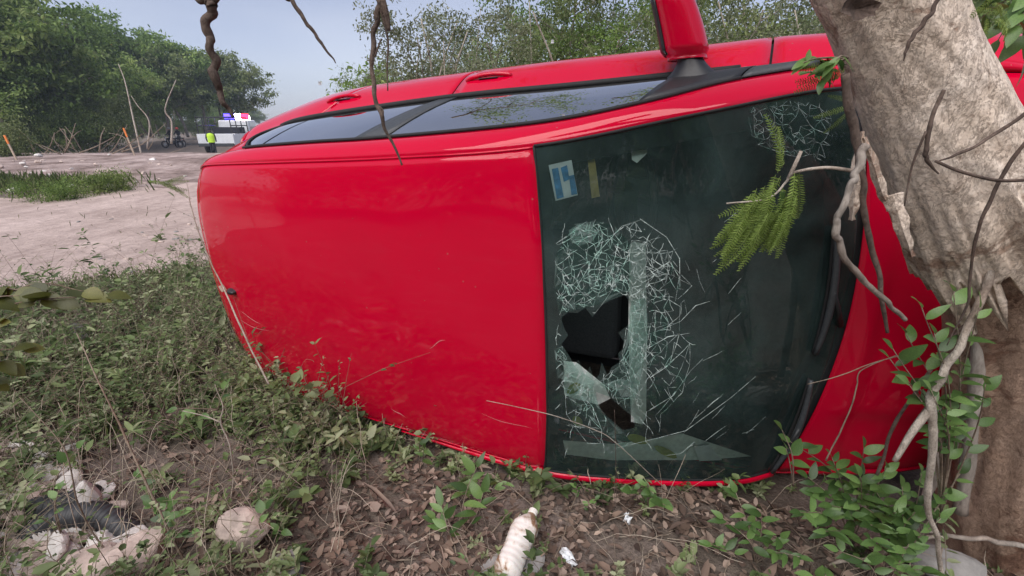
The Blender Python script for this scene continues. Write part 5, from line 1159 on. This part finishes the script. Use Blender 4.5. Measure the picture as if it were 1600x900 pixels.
# ------------------------------------------------------------------ police pickup, officers, motorcycles
def figure(label, loc, rz, top='dark_cloth', helmet=None, seated=False, h=1.72):
    t = thing('person', label, 'person', loc, rz); me = bpy.data.meshes.new('body')
    if seated:
        J = [(0, 0, .85), (0, 0, 1.05), (0, .03, 1.25), (0, .05, 1.42), (0, .06, 1.5), (0, .07, 1.62), (.19, .04, 1.38), (.24, .2, 1.18), (.22, .42, 1.1), (-.19, .04, 1.38), (-.24, .2, 1.18), (-.22, .42, 1.1), (.12, .1, .82), (.2, .42, .72), (.18, .34, .32), (.18, .44, .28), (-.12, .1, .82), (-.2, .42, .72), (-.18, .34, .32), (-.18, .44, .28)]
    else:
        J = [(0, 0, .92), (0, 0, 1.1), (0, 0, 1.28), (0, 0, 1.44), (0, 0, 1.52), (0, .02, 1.62), (.20, 0, 1.40), (.25, .02, 1.14), (.24, .10, .90), (-.20, 0, 1.40), (-.27, -.02, 1.14), (-.24, .06, .90), (.10, 0, .86), (.12, .03, .48), (.13, 0, .08), (.14, .12, .04), (-.10, 0, .86), (-.11, -.02, .48), (-.13, -.08, .08), (-.14, .04, .04)]
    Ed = [(0, 1), (1, 2), (2, 3), (3, 4), (4, 5), (3, 6), (6, 7), (7, 8), (3, 9), (9, 10), (10, 11), (0, 12), (12, 13), (13, 14), (14, 15), (0, 16), (16, 17), (17, 18), (18, 19)]
    Rd = [.14, .13, .15, .10, .055, .10, .065, .045, .035, .065, .045, .035, .09, .06, .045, .04, .09, .06, .045, .04]
    me.from_pydata(J, Ed, []); me.materials.append(MATS['dark_cloth']); o = link('body', me, t); o.modifiers.new('skin', 'SKIN'); sub = o.modifiers.new('sub', 'SUBSURF'); sub.levels = 1; sub.render_levels = 1
    for i, v in enumerate(me.skin_vertices[0].data): v.radius = (Rd[i], Rd[i]); v.use_root = (i == 0)
    hz = J[5]
    mb = MB(); G = np.array([[[.09 * math.sin(b) * math.cos(a), hz[1] + .11 * math.sin(b) * math.sin(a), hz[2] + .02 + .13 * math.cos(b)] for a in np.linspace(0, 2 * PI, 13)] for b in np.linspace(0, PI, 9)]); mb.grid(G); mb.obj('head', 'skin', t, smooth=True)
    mb = MB(); G = np.array([[[.125 * math.sin(b) * math.cos(a), hz[1] - .01 + .14 * math.sin(b) * math.sin(a), hz[2] + .04 + .135 * math.cos(b)] for a in np.linspace(0, 2 * PI, 15)] for b in np.linspace(0, PI * .58, 7)]); mb.grid(G); mb.obj('helmet' if helmet else 'cap', helmet or 'dark_cloth', t, smooth=True)
    if top != 'dark_cloth':
        mb = MB(); G = np.array([[[w_ * math.cos(a), J[2][1] + w_ * .72 * math.sin(a), z] for a in np.linspace(0, 2 * PI, 17)] for z, w_ in ((.88, .21), (1.05, .20), (1.25, .225), (1.4, .20), (1.46, .11))]); mb.grid(G); mb.obj('vest', top, t, smooth=True)
    return t
pk = at(378, 236, 36); PX, PY = pk[0], 36
tr = thing('police_pickup', 'white police pickup with lit red and blue light bar parked on the road', 'pickup truck', (PX, PY, -.76), math.radians(96)); tr.scale = (1.35, 1.35, 1.35)
def prism(mb, prof, y0, y1):
    n = len(prof); mb.add([(x, y0, z) for x, z in prof] + [(x, y1, z) for x, z in prof], [[i, (i + 1) % n, n + (i + 1) % n, n + i] for i in range(n)] + [list(range(n))[::-1], list(range(n, 2 * n))])
mb = MB(); prism(mb, [(-2.6, .55), (-2.6, 1.05), (-.5, 1.05), (-.5, 1.08), (1.15, 1.08), (2.35, .98), (2.5, .75), (2.5, .45), (-.2, .42), (-2.4, .45)], -.88, .88); mb.obj('body', 'white_paint', tr, bevel=.04)
mb = MB(); prism(mb, [(-.5, 1.08), (-.38, 1.72), (.55, 1.74), (1.2, 1.08)], -.78, .78); mb.obj('cab', 'white_paint', tr, bevel=.05)
mb = MB(); prism(mb, [(-.30, 1.12), (-.22, 1.62), (.48, 1.64), (.98, 1.12)], -.795, .795); mb.obj('cab_window', 'side_glass', tr)
mb = MB(); prism(mb, [(.64, 1.68), (1.14, 1.14), (1.19, 1.12), (.70, 1.69)], -.68, .68); mb.obj('windscreen', 'side_glass', tr)
mb = MB()
for x in (-2.5, -1.9, -1.3, -.65):
    mb.tube([[x, -.82, 1.05], [x, -.80, 1.85], [x, .80, 1.85], [x, .82, 1.05]], .035, 6)
for y in (-.8, .8): mb.tube([[-2.5, y, 1.85], [-.65, y, 1.85]], .035, 6); mb.tube([[-2.5, y, 1.45], [-.65, y, 1.45]], .03, 6)
mb.obj('bed_cage', 'black_plastic', tr)
mb = MB(); mb.box([-1.0, .0, 1.2], (.6, 1.4, .35)); mb.obj('bed_box', 'dark_cloth', tr, bevel=.04)
for x in (-1.65, 1.6):
    for y in (-.82, .82):
        mb = MB(); G = np.array([[[x + r_ * math.cos(a), y + o_, .38 + r_ * math.sin(a)] for r_, o_ in ((.2, -.1), (.36, -.11), (.38, 0), (.36, .11), (.2, .1))] for a in np.linspace(0, 2 * PI, 25)]); mb.grid(G); wh = mb.obj('wheel', 'rubber', tr, smooth=True)
        mb = MB(); mb.tube([[x, y - .08, .38], [x, y + .08, .38]], .21, 14); mb.obj('rim', 'steel', wh)
mb = MB(); mb.box([0, 0, .26 + .0], (.9, .05, .55)); prism(mb, [(-.42, .56), (-.36, 1.0), (.15, 1.0), (.40, .56)], -.02, .03); dr_ = mb.obj('door', 'white_paint', tr, bevel=.015, loc=(.25, -1.25, .52)); dr_.rotation_euler = (0, 0, math.radians(-35)); dr_['label'] = 'open front door'
mb = MB(); prism(mb, [(-.34, .60), (-.30, .94), (.12, .94), (.32, .60)], -.03, .04); mb.obj('door_window', 'blue_print', dr_)
mb = MB(); mb.box([.12, 0, 1.78], (.28, 1.3, .05)); lb = mb.obj('light_bar', 'black_plastic', tr, bevel=.01)
for y, m_, x in ((.42, 'lit_blue', .0), (.15, 'lit_blue', .0), (-.15, 'lit_white', .0), (-.45, 'lit_red', .0)):
    mb = MB(); mb.box([.12, y, 1.93], (.42, .29, .26)); mb.obj('lamp', m_, lb, bevel=.03)
mb = MB(); mb.box([.42, -.3, 1.86], (.24, .5, .26)); mb.obj('spotlight', 'lit_white', tr, bevel=.04)
mb = MB(); mb.box([-2.62, .0, .52], (.12, 1.7, .16)); mb.obj('rear_bumper', 'grey_plastic', tr, bevel=.02)
pp = at(334, 236, 30.5); figure('officer in a bright yellow safety vest standing beside the police pickup', (pp[0], 30.5, -.70), .4, 'hi_vis')
def moto(px, Yd, rz, label, plabel, helmet, pose=True):
    x = at(px, 236, Yd)[0]; t = thing('motorcycle', label, 'motorcycle', (x, Yd, -.76), rz)
    for wy in (-.62, .68):
        mb = MB(); mb.tube([[0, wy + .28 * math.cos(a), .31 + .28 * math.sin(a)] for a in np.linspace(0, 2 * PI, 25)], .05, 7, False); wh = mb.obj('wheel', 'rubber', t, smooth=True)
        mb = MB(); mb.tube([[-.03, wy, .31], [.03, wy, .31]], .12, 12); mb.obj('hub', 'steel', wh)
    mb = MB(); mb.tube([[0, .68, .31], [0, .5, .85], [0, .45, 1.0]], .035, 6); mb.tube([[-.34, .38, 1.02], [0, .46, 1.03], [.34, .38, 1.02]], .02, 6); mb.obj('fork', 'steel', t)
    mb = MB(); mb.box([0, .02, .45], (.26, .5, .32)); mb.box([0, .2, .78], (.24, .42, .2)); mb.obj('engine_and_tank', 'black_plastic', t, bevel=.04)
    mb = MB(); mb.box([0, -.35, .80], (.24, .62, .10)); mb.obj('saddle', 'dark_cloth', t, bevel=.04); mb = MB(); mb.box([0, -.72, .66], (.08, .04, .08)); mb.obj('tail_lamp', 'tail_red', t)
    mb = MB(); mb.tube([[0, .56, .88], [0, .62, .88]], .09, 12); mb.obj('headlight', 'lamp_glass', t)
    figure(plabel, (x, Yd, -.75), rz, 'dark_cloth', helmet, seated=True)
moto(273, 44, 2.7, 'dark motorcycle standing on the road, left of two', 'rider in dark clothes on the left motorcycle', 'grey_stone')
moto(285, 45, 3.3, 'dark motorcycle next to the police pickup, right of two', 'rider with red helmet on the right motorcycle', 'red_helmet')
# two tiny pale specks in the air, each a body with wings
for px, py, Y, lb in ((863, 67, 1.6, 'tiny pale flying moth in front of the scrub behind the car'), (500, 132, 1.6, 'tiny pale flying moth against the sky left of the scrub')):
    t = thing('speck', lb, 'insect', at(px, py, Y)); mb = MB(); mb.tube([[-.005, 0, 0], [0, 0, 0], [.006, 0, 0]], [.0012, .0022, .0008], 6); mb.obj('body', 'paper', t)
    for s in (1, -1):
        mb = MB(); mb.add([[.004, 0, 0], [.005, s * .003, .008], [-.003, s * .004, .009], [-.004, 0, 0]], [[0, 1, 2, 3]]); mb.obj('wing', 'paper', t, solid=.0003)
# ------------------------------------------------------------------ thin haze, added to lighten the dark far trees
mb = MB(); mb.box([0, 150, 9], (640, 580, 24)); hz = mb.obj('haze', None)
hm = bpy.data.materials.new('haze'); hm.use_nodes = True; ht = hm.node_tree; ht.nodes.clear()
pv = ht.nodes.new('ShaderNodeVolumePrincipled'); pv.inputs['Color'].default_value = (.74, .84, 1, 1); pv.inputs['Density'].default_value = .0013; pv.inputs['Anisotropy'].default_value = .2
ho_ = ht.nodes.new('ShaderNodeOutputMaterial'); ht.links.new(pv.outputs[0], ho_.inputs['Volume']); hz.data.materials.append(hm)
tag(hz, 'thin pale haze added over the road and the woods', 'haze', None, 'stuff')
print('tris', sum(len(m.polygons) for m in bpy.data.meshes))
